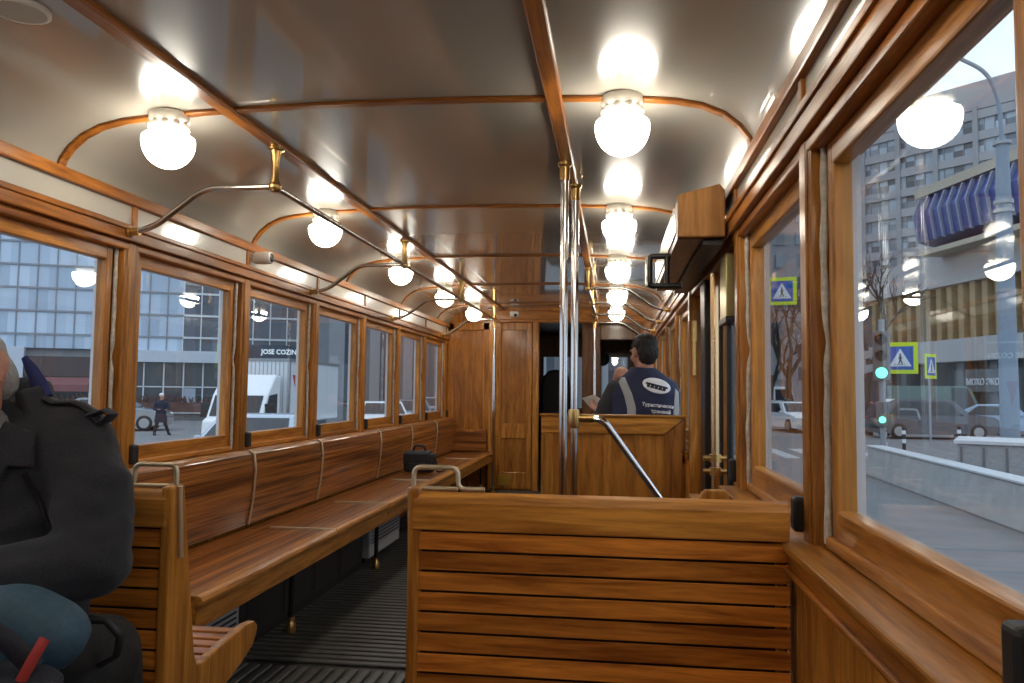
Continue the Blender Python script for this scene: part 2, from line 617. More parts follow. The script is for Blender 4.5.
def lamp(x, y, label):
    t = thing('ceiling_lamp', (x, y, CZ), label, 'ceiling lamp', 'opal glass ceiling lamps')
    cz = 2.181
    m = MB(); m.lathe([(0.066, cz), (0.069, cz - 0.004), (0.069, cz - 0.030), (0.064, cz - 0.036)], (x, y, 0), 32)
    m.build('fitting', CERAM, t, smooth=40)
    m = MB(); m.lathe([(0.064, cz - 0.035), (0.061, cz - 0.052), (0.050, cz - 0.070), (0.045, cz - 0.083)], (x, y, 0), 32)
    for k in range(10):
        an = 2 * PI * k / 10
        m.ell((x + 0.059 * math.cos(an), y + 0.059 * math.sin(an), cz - 0.051), (0.014, 0.014, 0.017), None, 10, 8)
    m.build('beaded_collar', CERAM, t, smooth=50)
    m = MB()
    prof = [(0.046, cz - 0.080), (0.081, cz - 0.083), (0.088, cz - 0.088), (0.0905, cz - 0.096), (0.0905, cz - 0.106)]
    for k in range(1, 10):
        a = k / 10 * PI / 2
        prof.append((0.0905 * math.cos(a), cz - 0.106 - 0.094 * math.sin(a)))
    prof.append((0.004, cz - 0.2))
    m.lathe(prof, (x, y, 0), 32)
    m.build('glass_shade', GLOBE, t, smooth=50)
    return t


for i, ry in enumerate(RIBS[2:]):
    lamp(-0.808, ry, 'lit white bowl lamp above the long bench, %s from the seated man' % ORD[i])
    lamp(0.808, ry, 'lit white bowl lamp on the door side, %s from the slatted bench' % ORD[i])
for ry, k in ((1.03, 'one'), (-0.51, 'two')):  # lamp rows carried on out of view; rear pair added to brighten the bench
    for sx, w in ((-0.808, 'over the seated man side'), (0.808, 'over the wide window side')):
        lamp(sx, ry, 'unseen lit white bowl lamp %s, %s rib behind the lens' % (w, k))

# ================================================================== HANDRAILS
def arc(pts, r=0.05, n=5):
    """round the corners of a polyline"""
    pts = [Vector(p) for p in pts]; out = [pts[0]]
    for i in range(1, len(pts) - 1):
        a, b, c = pts[i - 1], pts[i], pts[i + 1]
        d1 = (a - b); d2 = (c - b)
        rr = min(r, d1.length * 0.45, d2.length * 0.45)
        p = b + d1.normalized() * rr; q = b + d2.normalized() * rr
        for k in range(n + 1):
            t = k / n
            out.append(p * (1 - t) ** 2 + b * 2 * t * (1 - t) + q * t * t)
    out.append(pts[-1])
    return out


def ceiling_rail(sg, brackets, y_end, label):
    xr = sg * 0.58; zr = 2.012
    t = thing('ceiling_handrail', (xr, brackets[0], CZ), label, 'handrail')
    m = MB(); m.tube([(xr, brackets[0] + 0.0, zr), (xr, y_end, zr)], 0.0135, 14)
    m.build('rail', STEEL, t, smooth=50)
    for by in brackets:
        m = MB()
        m.lathe([(0.034, 2.172), (0.034, 2.162), (0.024, 2.157), (0.019, 2.14), (0.0145, 2.10), (0.0135, 2.06), (0.018, 2.042), (0.020, 2.03), (0.020, 1.995)], (xr, by, 0), 18)
        m.ell((xr, by, zr), 0.026, None, 14, 10)
        m.build('bracket', BRASS, t, smooth=45)
        m = MB()
        pts = arc([(xr, by, zr), (sg * 0.885, by, zr), (sg * 1.085, by, 1.865), (sg * 1.155, by, 1.842), (sg * 1.205, by, 1.838)], 0.06)
        m.tube(pts, 0.0125, 12)
        m.build('wall_branch', STEEL, t, smooth=50)
        m = MB(); xs = sg * 1.185
        m.lathe([(0.024, 0.0), (0.024, 0.008), (0.016, 0.012), (0.016, 0.05)] if sg < 0 else [(0.016, -0.05), (0.016, -0.012), (0.024, -0.008), (0.024, 0.0)], (sg * 1.212, by, 1.838), 14, 'x')
        m.build('wall_flange', BRASS, t, smooth=40)
    return t


ceiling_rail(-1, [2.96, 4.93, 6.85, 8.85], 9.36, 'curved steel ceiling handrail with brass brackets above the long window bench')
ceiling_rail(1, [6.15, 7.2, 8.25, 9.25], 9.36, 'shorter steel ceiling handrail with brass brackets above the guide in the vest')

# poles
def pole(x, y, ztop, label, fit=None):
    t = thing('grab_pole', (x, y, 0), label, 'pole')
    m = MB(); m.tube([(x, y, 0.0), (x, y, ztop)], 0.0175 if fit else 0.0145, 18)
    m.build('tube', CHROME, t, smooth=50)
    m = MB(); m.lathe([(0.022, ztop - 0.075), (0.022, ztop - 0.02), (0.03, ztop - 0.012), (0.03, ztop)], (x, y, 0), 18)
    m.build('top_socket', BRASS, t, smooth=35)
    m = MB(); m.lathe([(0.034, 0.012), (0.034, 0.024), (0.023, 0.034), (0.023, 0.07)], (x, y, 0), 18)
    m.build('floor_socket', BRASS, t, smooth=35)
    return t


pole(0.572, 3.28, 2.172, 'polished steel pole without a clamp, the first of the twin poles', True)
pB = pole(0.60, 3.64, 2.172, 'polished steel pole with brass clamp and sloping handrail, second of the twin poles', True)
m = MB(); m.lathe([(0.026, 1.03), (0.028, 1.04), (0.028, 1.10), (0.026, 1.115)], (0.60, 3.64, 0), 18)
m.lathe([(0.02, 0), (0.02, 0.075)], (0.615, 3.64, 1.075), 14, 'x')
m.build('clamp', BRASS, pB, smooth=35)
m = MB()
m.tube(arc([(0.65, 3.64, 1.075), (0.735, 3.64, 1.07), (0.99, 3.64, 0.72), (1.18, 3.64, 0.46)], 0.06, 8), 0.016, 14)
m.build('sloping_rail', CHROME, pB, smooth=50)
pole(-0.615, 9.05, 2.0, 'thin polished steel pole standing at the corner post before the end door')
pole(0.56, 9.05, 2.0, 'thin pale pole standing before the driver cab window, near the guide')

# ================================================================== SLATTED BENCHES
GAPSHADE = plain('slat_gap_shade', (0.03, 0.014, 0.006), 0.8)  # near-black colour holding the shade of the slat gaps


def brass_handle(m, x0, x1, xt, y, z):
    """loop standing on the top rail with a flat foot running on to xt"""
    m.tube(arc([(x0, y, z + 0.0), (x0, y, z + 0.056), (x1, y, z + 0.056), (x1, y, z + 0.004), (xt, y, z + 0.004)], 0.02, 5), 0.0062, 10)
    m.tube([(x0, y, z + 0.004), (x1, y, z + 0.004)], 0.0055, 10)


def slatted_bench(xa, xb, yn, aisle, two_sided, label):
    """back-rest bench: near face of the back at yn, aisle = +1 if the aisle end is xb"""
    t = thing('slatted_bench', ((xa + xb) / 2, yn + 0.1, 0), label, 'bench')
    ztop = 0.955
    # end panels with scooped seat cheek
    pts = [(yn, 0.012), (yn, 0.955), (yn + 0.035, 0.962), (yn + 0.06, 0.955), (yn + 0.135, 0.52), (yn + 0.15, 0.487), (yn + 0.19, 0.482), (yn + 0.25, 0.492),
           (yn + 0.36, 0.503), (yn + 0.43, 0.508), (yn + 0.475, 0.503), (yn + 0.495, 0.485), (yn + 0.49, 0.46), (yn + 0.47, 0.435), (yn + 0.40, 0.405), (yn + 0.30, 0.375), (yn + 0.24, 0.33), (yn + 0.22, 0.25), (yn + 0.22, 0.012)]
    ends = ((xa, xa + 0.028), (xb - 0.028, xb))
    for (a, b) in ends:
        wall_end = (a == xa) == (aisle > 0)
        pp_ = [(max(p[0], yn + 0.03), p[1] - 0.03 if p[1] > 0.9 else p[1]) for p in pts] if wall_end else pts
        m = MB(); m.prism(pp_, 'x', a, b)
        m.build('end_panel', oak('z'), t, bevel=0.006)
    # back slats
    z = 0.853; i = 0
    while z > 0.10:
        m = MB(); yo = (0.853 - z) * 0.0
        m.prism([(yn + 0.006, z - 0.0424), (yn + 0.006, z - 0.001), (yn + 0.0075, z), (yn + 0.0215, z - 0.016), (yn + 0.0215, z - 0.0424)], 'x', xa + (0.024 if aisle < 0 else 0.0), xb - (0.024 if aisle > 0 else 0.0))
        m.build('slat', teak('x'), t); z -= 0.0485; i += 1
    m = MB()
    rail = [(yn - 0.004, 0.858), (yn - 0.004, 0.925), (yn + 0.004, 0.942), (yn + 0.022, 0.949), (yn + 0.042, 0.945), (yn + 0.052, 0.93), (yn + 0.06, 0.87), (yn + 0.05, 0.858)]
    m.prism(rail, 'x', xa + (0.012 if aisle < 0 else 0.0), xb - (0.012 if aisle > 0 else 0.0))
    m.build('top_rail', oak('x'), t, bevel=0.004)
    m = MB(); m.box(xa + 0.03, xb - 0.03, yn + 0.024, yn + 0.032, 0.09, 0.86)  # sheet added behind the slats so their gaps read as dark lines
    m.build('gap_shade_sheet', GAPSHADE, t)
    # seat slats, far side
    for k in range(6):
        m = MB(); y = yn + 0.15 + k * 0.055
        m.box(xa + 0.024, xb - 0.024, y, y + 0.047, 0.452 + 0.002 * k, 0.472 + 0.002 * k)
        m.build('seat_slat', teak('x'), t, bevel=0.005)
    if two_sided:
        for (a, b) in ends:
            m = MB(); m.prism([(yn + 0.02, 0.47), (yn + 0.02, 0.36), (yn - 0.30, 0.395), (yn - 0.40, 0.42), (yn - 0.42, 0.46), (yn - 0.40, 0.485), (yn - 0.2, 0.475)], 'x', a + 0.001, b - 0.001)
            m.build('seat_cheek', oak('y'), t, bevel=0.006)
            m = MB(); m.box(a + 0.002, b - 0.002, yn - 0.32, yn - 0.26, 0.012, 0.40)
            m.build('leg', oak('z'), t, bevel=0.004)
        for k in range(6):
            m = MB(); y = yn - 0.10 - k * 0.055
            m.box(xa + 0.024, xb - 0.024, y, y + 0.047, 0.45, 0.468)
            m.build('seat_slat', teak('x'), t, bevel=0.005)
    m = MB()
    xe = xb if aisle > 0 else xa
    d = -aisle
    brass_handle(m, xe + d * 0.006, xe + d * 0.118, xe + d * 0.185, yn + 0.03, ztop - 0.004)
    m.tube([(xe + aisle * 0.003, yn + 0.03, ztop), (xe + aisle * 0.003, yn + 0.045, 0.78)], 0.007, 8)
    m.build('brass_handle', BRONZE, t, smooth=50)
    return t


slatted_bench(0.283, 1.185, 1.885, -1, False, 'varnished slatted bench with brass handle beside the wide window, its back to the viewer')
slatted_bench(-1.185, -0.281, 1.79, 1, True, 'varnished double-sided slatted bench with curved end panel behind the seated man')

# ================================================================== LONG BENCH
lb = thing('long_bench', (-0.92, 6.0, 0), 'long varnished wooden bench in sections running under the row of side windows', 'bench')
JO = [2.62, 3.98, 4.95, 6.25, 7.25, 8.3, 9.33]
for i in range(len(JO) - 1):
    a, b = JO[i] + 0.002, JO[i + 1] - 0.002
    m = MB()
    m.prism([(-1.16, 0.452), (-0.70, 0.462), (-0.70, 0.44), (-1.16, 0.43)], 'y', a, b)
    m.build('seat_section', veneer('y'), lb, bevel=0.003)
    m = MB()
    m.prism([(-1.168, 0.462), (-1.15, 0.47), (-1.128, 0.62), (-1.118, 0.76), (-1.128, 0.845), (-1.15, 0.862), (-1.168, 0.86)], 'y', a, b)
    m.build('back_section', veneer('y'), lb, bevel=0.004)
    m = MB()
    m.prism([(-0.712, 0.467), (-0.665, 0.468), (-0.65, 0.462), (-0.643, 0.448), (-0.648, 0.43), (-0.712, 0.43)], 'y', a, b)
    m.build('nosing', oak('y'), lb, bevel=0.003)
    m = MB()
    m.prism([(-0.692, 0.432), (-0.665, 0.432), (-0.668, 0.345), (-0.692, 0.345)], 'y', a, b)
    m.build('apron', oak('y'), lb, bevel=0.003)
    if i > 0:
        m = MB()
        m.tube([(-1.148, JO[i], 0.866), (-1.117, JO[i], 0.845), (-1.107, JO[i], 0.765), (-1.117, JO[i], 0.62), (-1.14, JO[i], 0.475)], 0.006, 8)
        m.build('brass_strip', BRONZE, lb, smooth=60)
        m = MB()
        m.box(-1.02, -0.66, JO[i] - 0.006, JO[i] + 0.006, 0.458, 0.469)
        m.build('seat_joint', BRONZE, lb, bevel=0.002)
m = MB(); m.box(-1.19, -1.168, 2.62, 9.33, 0.80, 0.864)
m.build('back_cap', oak('y'), lb, bevel=0.004)
m = MB(); m.prism([(-1.16, 0.40), (-0.67, 0.40), (-0.67, 0.35), (-1.16, 0.35)], 'y', 2.63, 2.66)
m.build('end_bearer', oak('x'), lb, bevel=0.003)
# return against the end wall with a swept top edge
pts = [(-1.166, 0.465), (-1.166, 0.86), (-1.13, 0.845), (-1.09, 0.79), (-1.05, 0.735), (-1.0, 0.705), (-0.93, 0.70), (-0.74, 0.72), (-0.735, 0.465)]
m = MB(); m.prism(pts, 'y', 9.335, 9.365)
m.build('end_backrest', veneer('x'), lb, bevel=0.005)
for ly in (3.72, 5.1, 6.5, 7.9, 9.2):
    m = MB(); m.tube([(-0.78, ly, 0.012), (-0.78, ly, 0.43)], 0.014, 10)
    lg = m.build('leg', BLACKMET, lb, smooth=50)
    m = MB(); m.lathe([(0.024, 0.012), (0.024, 0.05), (0.018, 0.058), (0.018, 0.085)], (-0.78, ly, 0), 12)
    m.build('foot_socket', BRASS, lg, smooth=40)
# heaters under it
HEAT = plain('heater_grey_paint', (0.42, 0.43, 0.43), 0.45)
for i, (a, b, lab) in enumerate(((2.74, 3.34, 'pale grey heater box under the open end of the long bench'), (5.2, 5.95, 'pale grey heater box under the long bench, below the middle windows'))):
    t = thing('heater_box', (-1.05, (a + b) / 2, 0.012), lab, 'heater', 'heaters under the long bench')
    m = MB(); m.box(-1.18, -0.86, a, b, 0.05, 0.342)
    m.build('casing', HEAT, t, bevel=0.008)
    m = MB()
    for k in range(7): m.box(-0.862, -0.856, a + 0.05, b - 0.032, 0.14 + k * 0.024, 0.148 + k * 0.024)
    m.build('grille', BLACKMET, t)
    m = MB(); m.box(-1.16, -0.90, a + 0.03, b - 0.03, 0.0, 0.05)
    m.build('plinth', BLACKMET, t)
t = thing('equipment_case', (-1.05, 4.1, 0), 'black equipment casing in the dark space under the long bench', 'equipment box')
m = MB(); m.box(-1.18, -0.88, 3.36, 5.12, 0.0, 0.41)
m.build('casing', BLACKMET, t, bevel=0.01)
m = MB()
for k in range(4): m.box(-0.882, -0.877, 3.45 + k * 0.41, 3.8 + k * 0.41, 0.06, 0.36)
m.build('cover_panels', plain('dark_grey_enamel', (0.022, 0.022, 0.024), 0.3), t, bevel=0.004)

# ================================================================== PARTITION, DOOR, OPERATOR BOX
pt = thing('half_height_screen', (0.78, 4.75, 0), 'half-height oak panelled screen in front of the guide in the vest', 'screen')
m = MB(); m.box(0.40, 1.15, 4.765, 4.79, 0.03, 1.0)
m.build('field_panel', panelw('z'), pt)
m = MB(); m.prism([(0.345, 0.944), (0.42, 0.944), (0.42, 0.02), (0.345, 0.02)], 'y', 4.745, 4.805)
m.build('frame_stile', oak('z'), pt, bevel=0.005)
m = MB(); m.prism([(1.205, 1.045), (1.085, 0.943), (1.085, 0.02), (1.205, 0.02)], 'y', 4.745, 4.805)
m.build('frame_stile', trimw('z'), pt, bevel=0.005)
m = MB(); m.prism([(0.345, 1.046), (1.20, 1.046), (1.078, 0.945), (0.345, 0.945)], 'y', 4.743, 4.807)
m.build('top_frame_rail', oak('x'), pt, bevel=0.005)
m = MB(); m.box(0.335, 1.21, 4.735, 4.815, 1.047, 1.062)
m.build('cap', oak('x'), pt, bevel=0.005)
m = MB(); m.box(0.72, 0.78, 4.752, 4.80, 0.02, 0.947); m.box(0.42, 1.08, 4.752, 4.80, 0.02, 0.14)
m.build('mid_stile', oak('z'), pt, bevel=0.004)

# door on the pavement side
d2 = thing('door_2', (1.27, 3.88, 0.0), kind='structure')
for (a, b) in ((3.03, 3.84), (3.90, 4.72)):
    lf = MB()
    lf.box(1.30, 1.34, a, a + 0.075, 0.02, 1.785); lf.box(1.30, 1.34, b - 0.075, b, 0.02, 1.785)
    lf.box(1.301, 1.339, a + 0.07, b - 0.07, 1.70, 1.785); lf.box(1.301, 1.339, a + 0.07, b - 0.07, 0.74, 0.86); lf.box(1.301, 1.339, a + 0.07, b - 0.07, 0.02, 0.15)
    leaf = lf.build('door_leaf', oak('z'), d2, bevel=0.005)
    m = MB(); m.box(1.312, 1.33, a + 0.07, b - 0.07, 0.14, 0.75)
    m.build('lower_panel', panelw('z'), leaf)
    m = MB(); m.box(1.316, 1.321, a + 0.07, b - 0.07, 0.855, 1.705)
    m.build('pane', PANE, leaf)
m = MB(); m.box(1.285, 1.345, 3.84, 3.90, 0.02, 1.79)
m.build('rubber_seal', BLACKRUB, d2, bevel=0.01)
m = MB(); m.box(1.27, 1.31, 3.06, 3.10, 0.02, 1.79)
m.build('edge_seal', BLACKRUB, d2, bevel=0.008)
m = MB(); m.box(1.235, 1.285, 4.02, 4.20, 0.02, 1.79)
m.build('guide_channel', BLACKMET, d2, bevel=0.006)
m = MB(); m.box(1.222, 1.33, 4.69, 4.742, 0, 1.80)
m.build('door_post', oak('z'), d2, bevel=0.006)
m = MB(); m.tube([(1.25, 4.675, 1.30), (1.25, 4.675, 1.62)], 0.012, 10); m.box(1.235, 1.265, 4.665, 4.70, 1.50, 1.62)
m.build('brass_catch', BRASS, d2, smooth=40)
# grab rail inside the door
gr = thing('door_grab_rail', (1.245, 3.70, 0.3), 'upright brass grab rail with clamps inside the folding door', 'grab rail')
m = MB(); m.tube([(1.245, 3.70, 0.35), (1.245, 3.70, 1.76)], 0.019, 14)
m.build('tube', plain('light_brass', (0.72, 0.50, 0.28), 0.25, 1.0), gr, smooth=50)
for z in (0.90, 0.84, 0.45):
    m = MB(); m.tube([(1.19, 3.70, z), (1.30, 3.70, z)], 0.013, 10); m.lathe([(0.027, z - 0.018), (0.027, z + 0.018)], (1.245, 3.70, 0), 14)
    m.build('clamp', BRASS, gr, smooth=40)
dc = thing('door_drive_column', (1.25, 3.3, 0.0), 'black upright door drive column with dull brass head box beside the narrow window', 'door column')
m = MB(); m.tube([(1.255, 3.30, 0.02), (1.255, 3.30, 1.48)], 0.014, 10)
m.build('black_pole', BLACKMET, dc, smooth=50)
m = MB(); m.box(1.225, 1.285, 3.18, 3.36, 1.50, 1.76)
m.build('head_box', plain('dull_brass', (0.50, 0.42, 0.20), 0.3, 1.0), dc, bevel=0.004)
m = MB(); m.box(1.222, 1.288, 3.17, 3.37, 1.48, 1.505)
m.build('black_foot', BLACKMET, dc, bevel=0.003)

# operator housing above the door
ob = thing('door_operator_housing', (1.13, 3.8, 1.79), 'wooden box housing with sloping top above the folding door', 'door gear box')
m = MB(); m.prism([(1.022, 1.79), (1.022, 1.955), (1.18, 1.995), (1.20, 1.97), (1.20, 1.79)], 'y', 3.0, 3.03)
m.build('front_board', wood('pale_oak', 'z', (0.26, 0.115, 0.028), (0.46, 0.22, 0.066), coat=0.1, rough=0.5), ob, bevel=0.006)
m = MB(); m.prism([(1.024, 1.80), (1.024, 1.95), (1.18, 1.99), (1.198, 1.965), (1.198, 1.80)], 'y', 3.03, 4.56)
m.build('casing', cabw('y'), ob, bevel=0.006)
m = MB(); m.box(1.022, 1.12, 3.02, 4.56, 1.785, 1.80)
m.build('under_board', cabw('y'), ob, bevel=0.003)
m = MB(); m.box(1.12, 1.195, 3.05, 4.56, 1.768, 1.80)
m.build('track_slot', BLACKMET, ob)
m = MB()
for (ya, yb) in ((3.12, 3.36),):
    m.box(1.018, 1.026, 3.08, 4.5, 1.82, 1.94)
m.build('steel_plate', CHROME, ob, bevel=0.003)
m = MB(); m.tube(arc([(1.025, 3.42, 1.79), (0.935, 3.42, 1.79), (0.935, 3.42, 1.66), (1.07, 3.42, 1.66)], 0.015), 0.013, 10)
m.tube([(1.01, 3.42, 1.66), (1.01, 3.42, 1.795)], 0.012, 8)
m.build('grab_loop', BLACKMET, ob, smooth=50)
m = MB(); m.box(0.918, 0.93, 3.405, 3.435, 1.655, 1.795)
m.build('loop_plate', CHROME, ob, bevel=0.004)

# ledge at the end of the sill
sb = thing('ticket_ledge', (1.1, 2.86, 0.72), 'small wooden wall ledge with curved end beside the folding door', 'ledge')
m = MB(); m.prism([(1.165, 0.66), (1.03, 0.66), (1.045, 0.76), (1.075, 0.862), (1.09, 0.874), (1.155, 0.874), (1.165, 0.864)], 'y', 2.70, 2.735)
m.build('end_cheek', oak('z'), sb, bevel=0.005)
m = MB(); m.box(1.06, 1.165, 2.735, 2.99, 0.80, 0.825)
m.build('shelf_board', oak('y'), sb, bevel=0.004)

# small cameras and ceiling speaker
cc = thing('surveillance_camera', (-1.226, 4.12, 1.925), 'small cream bullet camera with dark lens on the frieze above the side windows', 'camera')
m = MB()
m.lathe([(0.026, -0.095), (0.034, -0.08), (0.036, -0.02), (0.034, 0.006), (0.030, 0.012)], (-1.13, 4.115, 1.925), 20, 'x')
m.build('body', WHITEP, cc, smooth=40)
m = MB(); m.lathe([(0.026, 0.004), (0.026, 0.014), (0.018, 0.020), (0.008, 0.022)], (-1.13, 4.115, 1.925), 16, 'x')
m.build('lens', BLACKMET, cc, smooth=40)
m = MB(); m.box(-1.235, -1.20, 4.09, 4.14, 1.91, 1.95)
m.build('mount', WHITEP, cc, bevel=0.004)
c2 = thing('surveillance_camera', (-0.41, 9.35, 2.12), 'small white dome camera with dark lens on the end wall above the door', 'camera')
m = MB(); m.box(-0.47, -0.36, 9.30, 9.36, 2.085, 2.155)
m.build('body', WHITEP, c2, bevel=0.015, seg=3)
m = MB(); m.ell((-0.40, 9.295, 2.105), 0.02)
m.build('lens', BLACKMET, c2, smooth=60)
sp = thing('ceiling_speaker', (-0.765, 1.80, 2.18), 'round cream speaker grille set in the ceiling corner above the seated man', 'speaker')
m = MB(); m.lathe([(0.075, 2.186), (0.075, 2.176), (0.066, 2.172), (0.062, 2.176)], (-0.765, 1.80, 0), 32)
m.build('rim', WHITEP, sp, smooth=40)
m = MB(); m.lathe([(0.063, 2.182), (0.063, 2.174), (0.03, 2.171)], (-0.765, 1.80, 0), 32)
m.build('grille', plain('speaker_cloth', (0.5, 0.48, 0.43), 0.6), sp, smooth=40)

# ================================================================== BAG ON THE BENCH
BAGM = plain('black_nylon', (0.012, 0.014, 0.018), 0.55, bump=0.3, noise_scale=90)
bg = thing('shoulder_bag', (-0.93, 6.85, 0.463), 'black shoulder bag with flap and strap left on the long bench', 'bag')
m = MB(); m.box(-1.07, -0.80, 6.78, 6.93, 0.466, 0.635)
b = m.build('body', BAGM, bg); md = b.modifiers.new('e', 'BEVEL'); md.width = 0.03; md.segments = 4
m = MB(); m.prism([(6.77, 0.54), (6.77, 0.63), (6.80, 0.652), (6.90, 0.652), (6.94, 0.63), (6.94, 0.615), (6.90, 0.632), (6.80, 0.632), (6.785, 0.615), (6.785, 0.54)], 'x', -1.065, -0.84)
m.build('flap', BAGM, bg, bevel=0.006)
m = MB(); m.tube(arc([(-1.0, 6.85, 0.645), (-0.98, 6.85, 0.70), (-0.90, 6.85, 0.70), (-0.88, 6.85, 0.645)], 0.03), 0.011, 8)
m.build('carry_handle', BAGM, bg, smooth=50)
m = MB(); m.tube([(-0.81, 6.84, 0.60), (-0.775, 6.82, 0.555), (-0.768, 6.80, 0.51), (-0.76, 6.78, 0.482), (-0.74, 6.80, 0.476), (-0.73, 6.9, 0.475), (-0.74, 7.0, 0.475)], 0.010, 8, flat=0.5)
m.build('strap', BAGM, bg, smooth=50)
m = MB(); m.box(-1.02, -0.86, 6.752, 6.785, 0.475, 0.555)
m.build('front_pocket', BAGM, bg, bevel=0.012, seg=3)

# ================================================================== PEOPLE
SKIN = plain('skin', (0.50, 0.25, 0.17), 0.5, noise_amt=0.10, noise_scale=30)
SKIN2 = plain('skin_ruddy', (0.46, 0.19, 0.12), 0.5, noise_amt=0.15, noise_scale=40)
HAIRD = plain('dark_hair', (0.012, 0.009, 0.007), 0.5, bump=0.8, noise_scale=120)
HAIRG = plain('grey_hair', (0.35, 0.34, 0.33), 0.6, bump=0.6, noise_scale=120)


def head_pieces(m, c, yaw, s=1.0, pitch=0.0, roll=0.0):
    """head facing -Y turned by yaw; c = centre between the ears"""
    Rm = Matrix.Rotation(roll, 3, 'Y') @ Matrix.Rotation(yaw, 3, 'Z') @ Matrix.Rotation(pitch, 3, 'X')
    c = Vector(c)
    P = lambda x, y, z: c + Rm @ (Vector((x, y, z)) * s)
    E = lambda p, r: m.ell(P(*p), tuple(v * s for v in r), Rm, 16, 12)
    E((0, 0.012, 0.035), (0.075, 0.095, 0.082))
    E((0, -0.02, -0.02), (0.066, 0.074, 0.085))
    E((0, -0.040, -0.075), (0.047, 0.048, 0.040))
    E((0, -0.075, -0.092), (0.022, 0.018, 0.017))
    for sx in (-1, 1):
        E((sx * 0.04, -0.062, -0.025), (0.025, 0.022, 0.022))
        E((sx * 0.034, -0.080, 0.028), (0.028, 0.012, 0.009))
        E((sx * 0.078, 0.012, -0.005), (0.009, 0.019, 0.031))
        E((sx * 0.082, 0.018, 0.008), (0.008, 0.014, 0.02))
        E((sx * 0.030, -0.074, 0.008), (0.014, 0.012, 0.010))
        E((sx * 0.012, -0.098, -0.033), (0.009, 0.010, 0.008))
    m.tube([P(0, -0.086, 0.022), P(0, -0.104, -0.012), P(0, -0.110, -0.028)], [0.008 * s, 0.011 * s, 0.013 * s], 10)
    E((0, -0.108, -0.030), (0.013, 0.012, 0.011))
    E((0, -0.091, -0.056), (0.023, 0.010, 0.005))
    E((0, -0.089, -0.066), (0.020, 0.010, 0.006))
    return P, Rm


def hand_pieces(m, wrist, fwd, pal, curl=0.5, side=1, s=1.0):
    """wrist position, pointing direction, palm normal (the way fingers close), side=+1/-1 for thumb side"""
    f = Vector(fwd).normalized(); n = Vector(pal); n = (n - f * n.dot(f)).normalized(); w = f.cross(n) * side
    wr = Vector(wrist)
    Rm = Matrix((w, f, n)).transposed()
    m.ell(wr + f * 0.045 * s, (0.040 * s, 0.052 * s, 0.016 * s), Rm, 14, 10)
    m.limb([wr, wr + f * 0.03 * s], [0.026 * s, 0.026 * s])
    for k, (off, ln) in enumerate(((0.028, 0.078), (0.0095, 0.088), (-0.0095, 0.082), (-0.028, 0.064))):
        p = wr + f * 0.085 * s + w * off * s
        pts = [p]; ang = 0.15 + curl * 0.25
        for q, fr in enumerate((0.45, 0.32, 0.23)):
            p = p + (f * math.cos(ang) + n * math.sin(ang)) * ln * fr * s
            pts.append(p); ang += curl * (0.8 + 0.05 * k)
        m.limb(pts, [0.0095 * s, 0.0088 * s, 0.008 * s, 0.007 * s], 8)
    b = wr + f * 0.025 * s + w * 0.030 * s
    pts = [b, b + (w * 0.75 + f * 0.6 + n * 0.2).normalized() * 0.038 * s]
    pts.append(pts[-1] + (w * 0.25 + f * 0.8 + n * 0.45).normalized() * 0.03 * s)
    pts.append(pts[-1] + (f * 0.85 + n * 0.5).normalized() * 0.024 * s)
    m.limb(pts, [0.015 * s, 0.012 * s, 0.0105 * s, 0.009 * s], 8)


# ---- seated man at the lower corner
COAT = plain('charcoal_wool', (0.020, 0.021, 0.026), 0.9, noise_amt=0.4, noise_scale=260, bump=0.2, sheen=0.08)
JEANS = plain('blue_denim', (0.07, 0.12, 0.24), 0.85, noise_amt=0.3, noise_scale=150)
SCARFM = plain('grey_knit', (0.22, 0.21, 0.20), 0.95, noise_amt=0.4, noise_scale=110, bump=0.9)
man = thing('person', (-0.57, 1.56, 0.472), 'person in a charcoal wool coat and grey scarf seated with arms folded over bags', 'person')
hc = (-0.560, 1.47, 1.195)
m = MB()
P, Rm = head_pieces(m, hc, math.radians(-14), 1.0, math.radians(6), math.radians(-28))
m.limb([(-0.585, 1.49, 1.15), (-0.575, 1.55, 1.04)], [0.058, 0.066])
m.limb([(-0.57, 1.58, 1.02), (-0.57, 1.58, 0.60)], [0.13, 0.15])
m.limb([(-0.36, 1.56, 1.05), (-0.255, 1.50, 0.845), (-0.50, 1.32, 0.828)], [0.05, 0.042, 0.03])
m.limb([(-0.79, 1.56, 1.05), (-0.872, 1.48, 0.845), (-0.64, 1.30, 0.83)], [0.05, 0.042, 0.03])
hand_pieces(m, (-0.50, 1.32, 0.828), (-1, -0.15, 0.0), (0, 0.7, -0.7), 0.5, 1)
hand_pieces(m, (-0.64, 1.30, 0.845), (1, -0.1, 0.1), (0, 0.7, -0.7), 0.5, -1)
m.limb([(-0.47, 1.56, 0.58), (-0.26, 1.17, 0.635), (-0.24, 1.20, 0.13), (-0.24, 1.10, 0.06)], [0.08, 0.06, 0.04, 0.035])
m.limb([(-0.66, 1.56, 0.58), (-0.55, 1.10, 0.60), (-0.55, 1.10, 0.13), (-0.55, 1.00, 0.06)], [0.08, 0.06, 0.04, 0.035])
fuse(m.build('body', SKIN2, man), 0.0075, 3)
m = MB()
for sx in (-1, 1): m.ell(P(sx * 0.030, -0.0775, 0.004), 0.0105)
ey = m.build('eyes', plain('eye_white', (0.5, 0.46, 0.43), 0.25), man, smooth=60)
m = MB()
for sx in (-1, 1): m.ell(P(sx * 0.030, -0.0845, 0.003), 0.0048)
m.build('irises', plain('iris_brown', (0.03, 0.02, 0.015), 0.2), ey, smooth=60)
m = MB()
m.ell(P(0, 0.036, 0.066), (0.070, 0.080, 0.056), Rm); m.ell(P(0, 0.066, 0.012), (0.056, 0.044, 0.066), Rm)
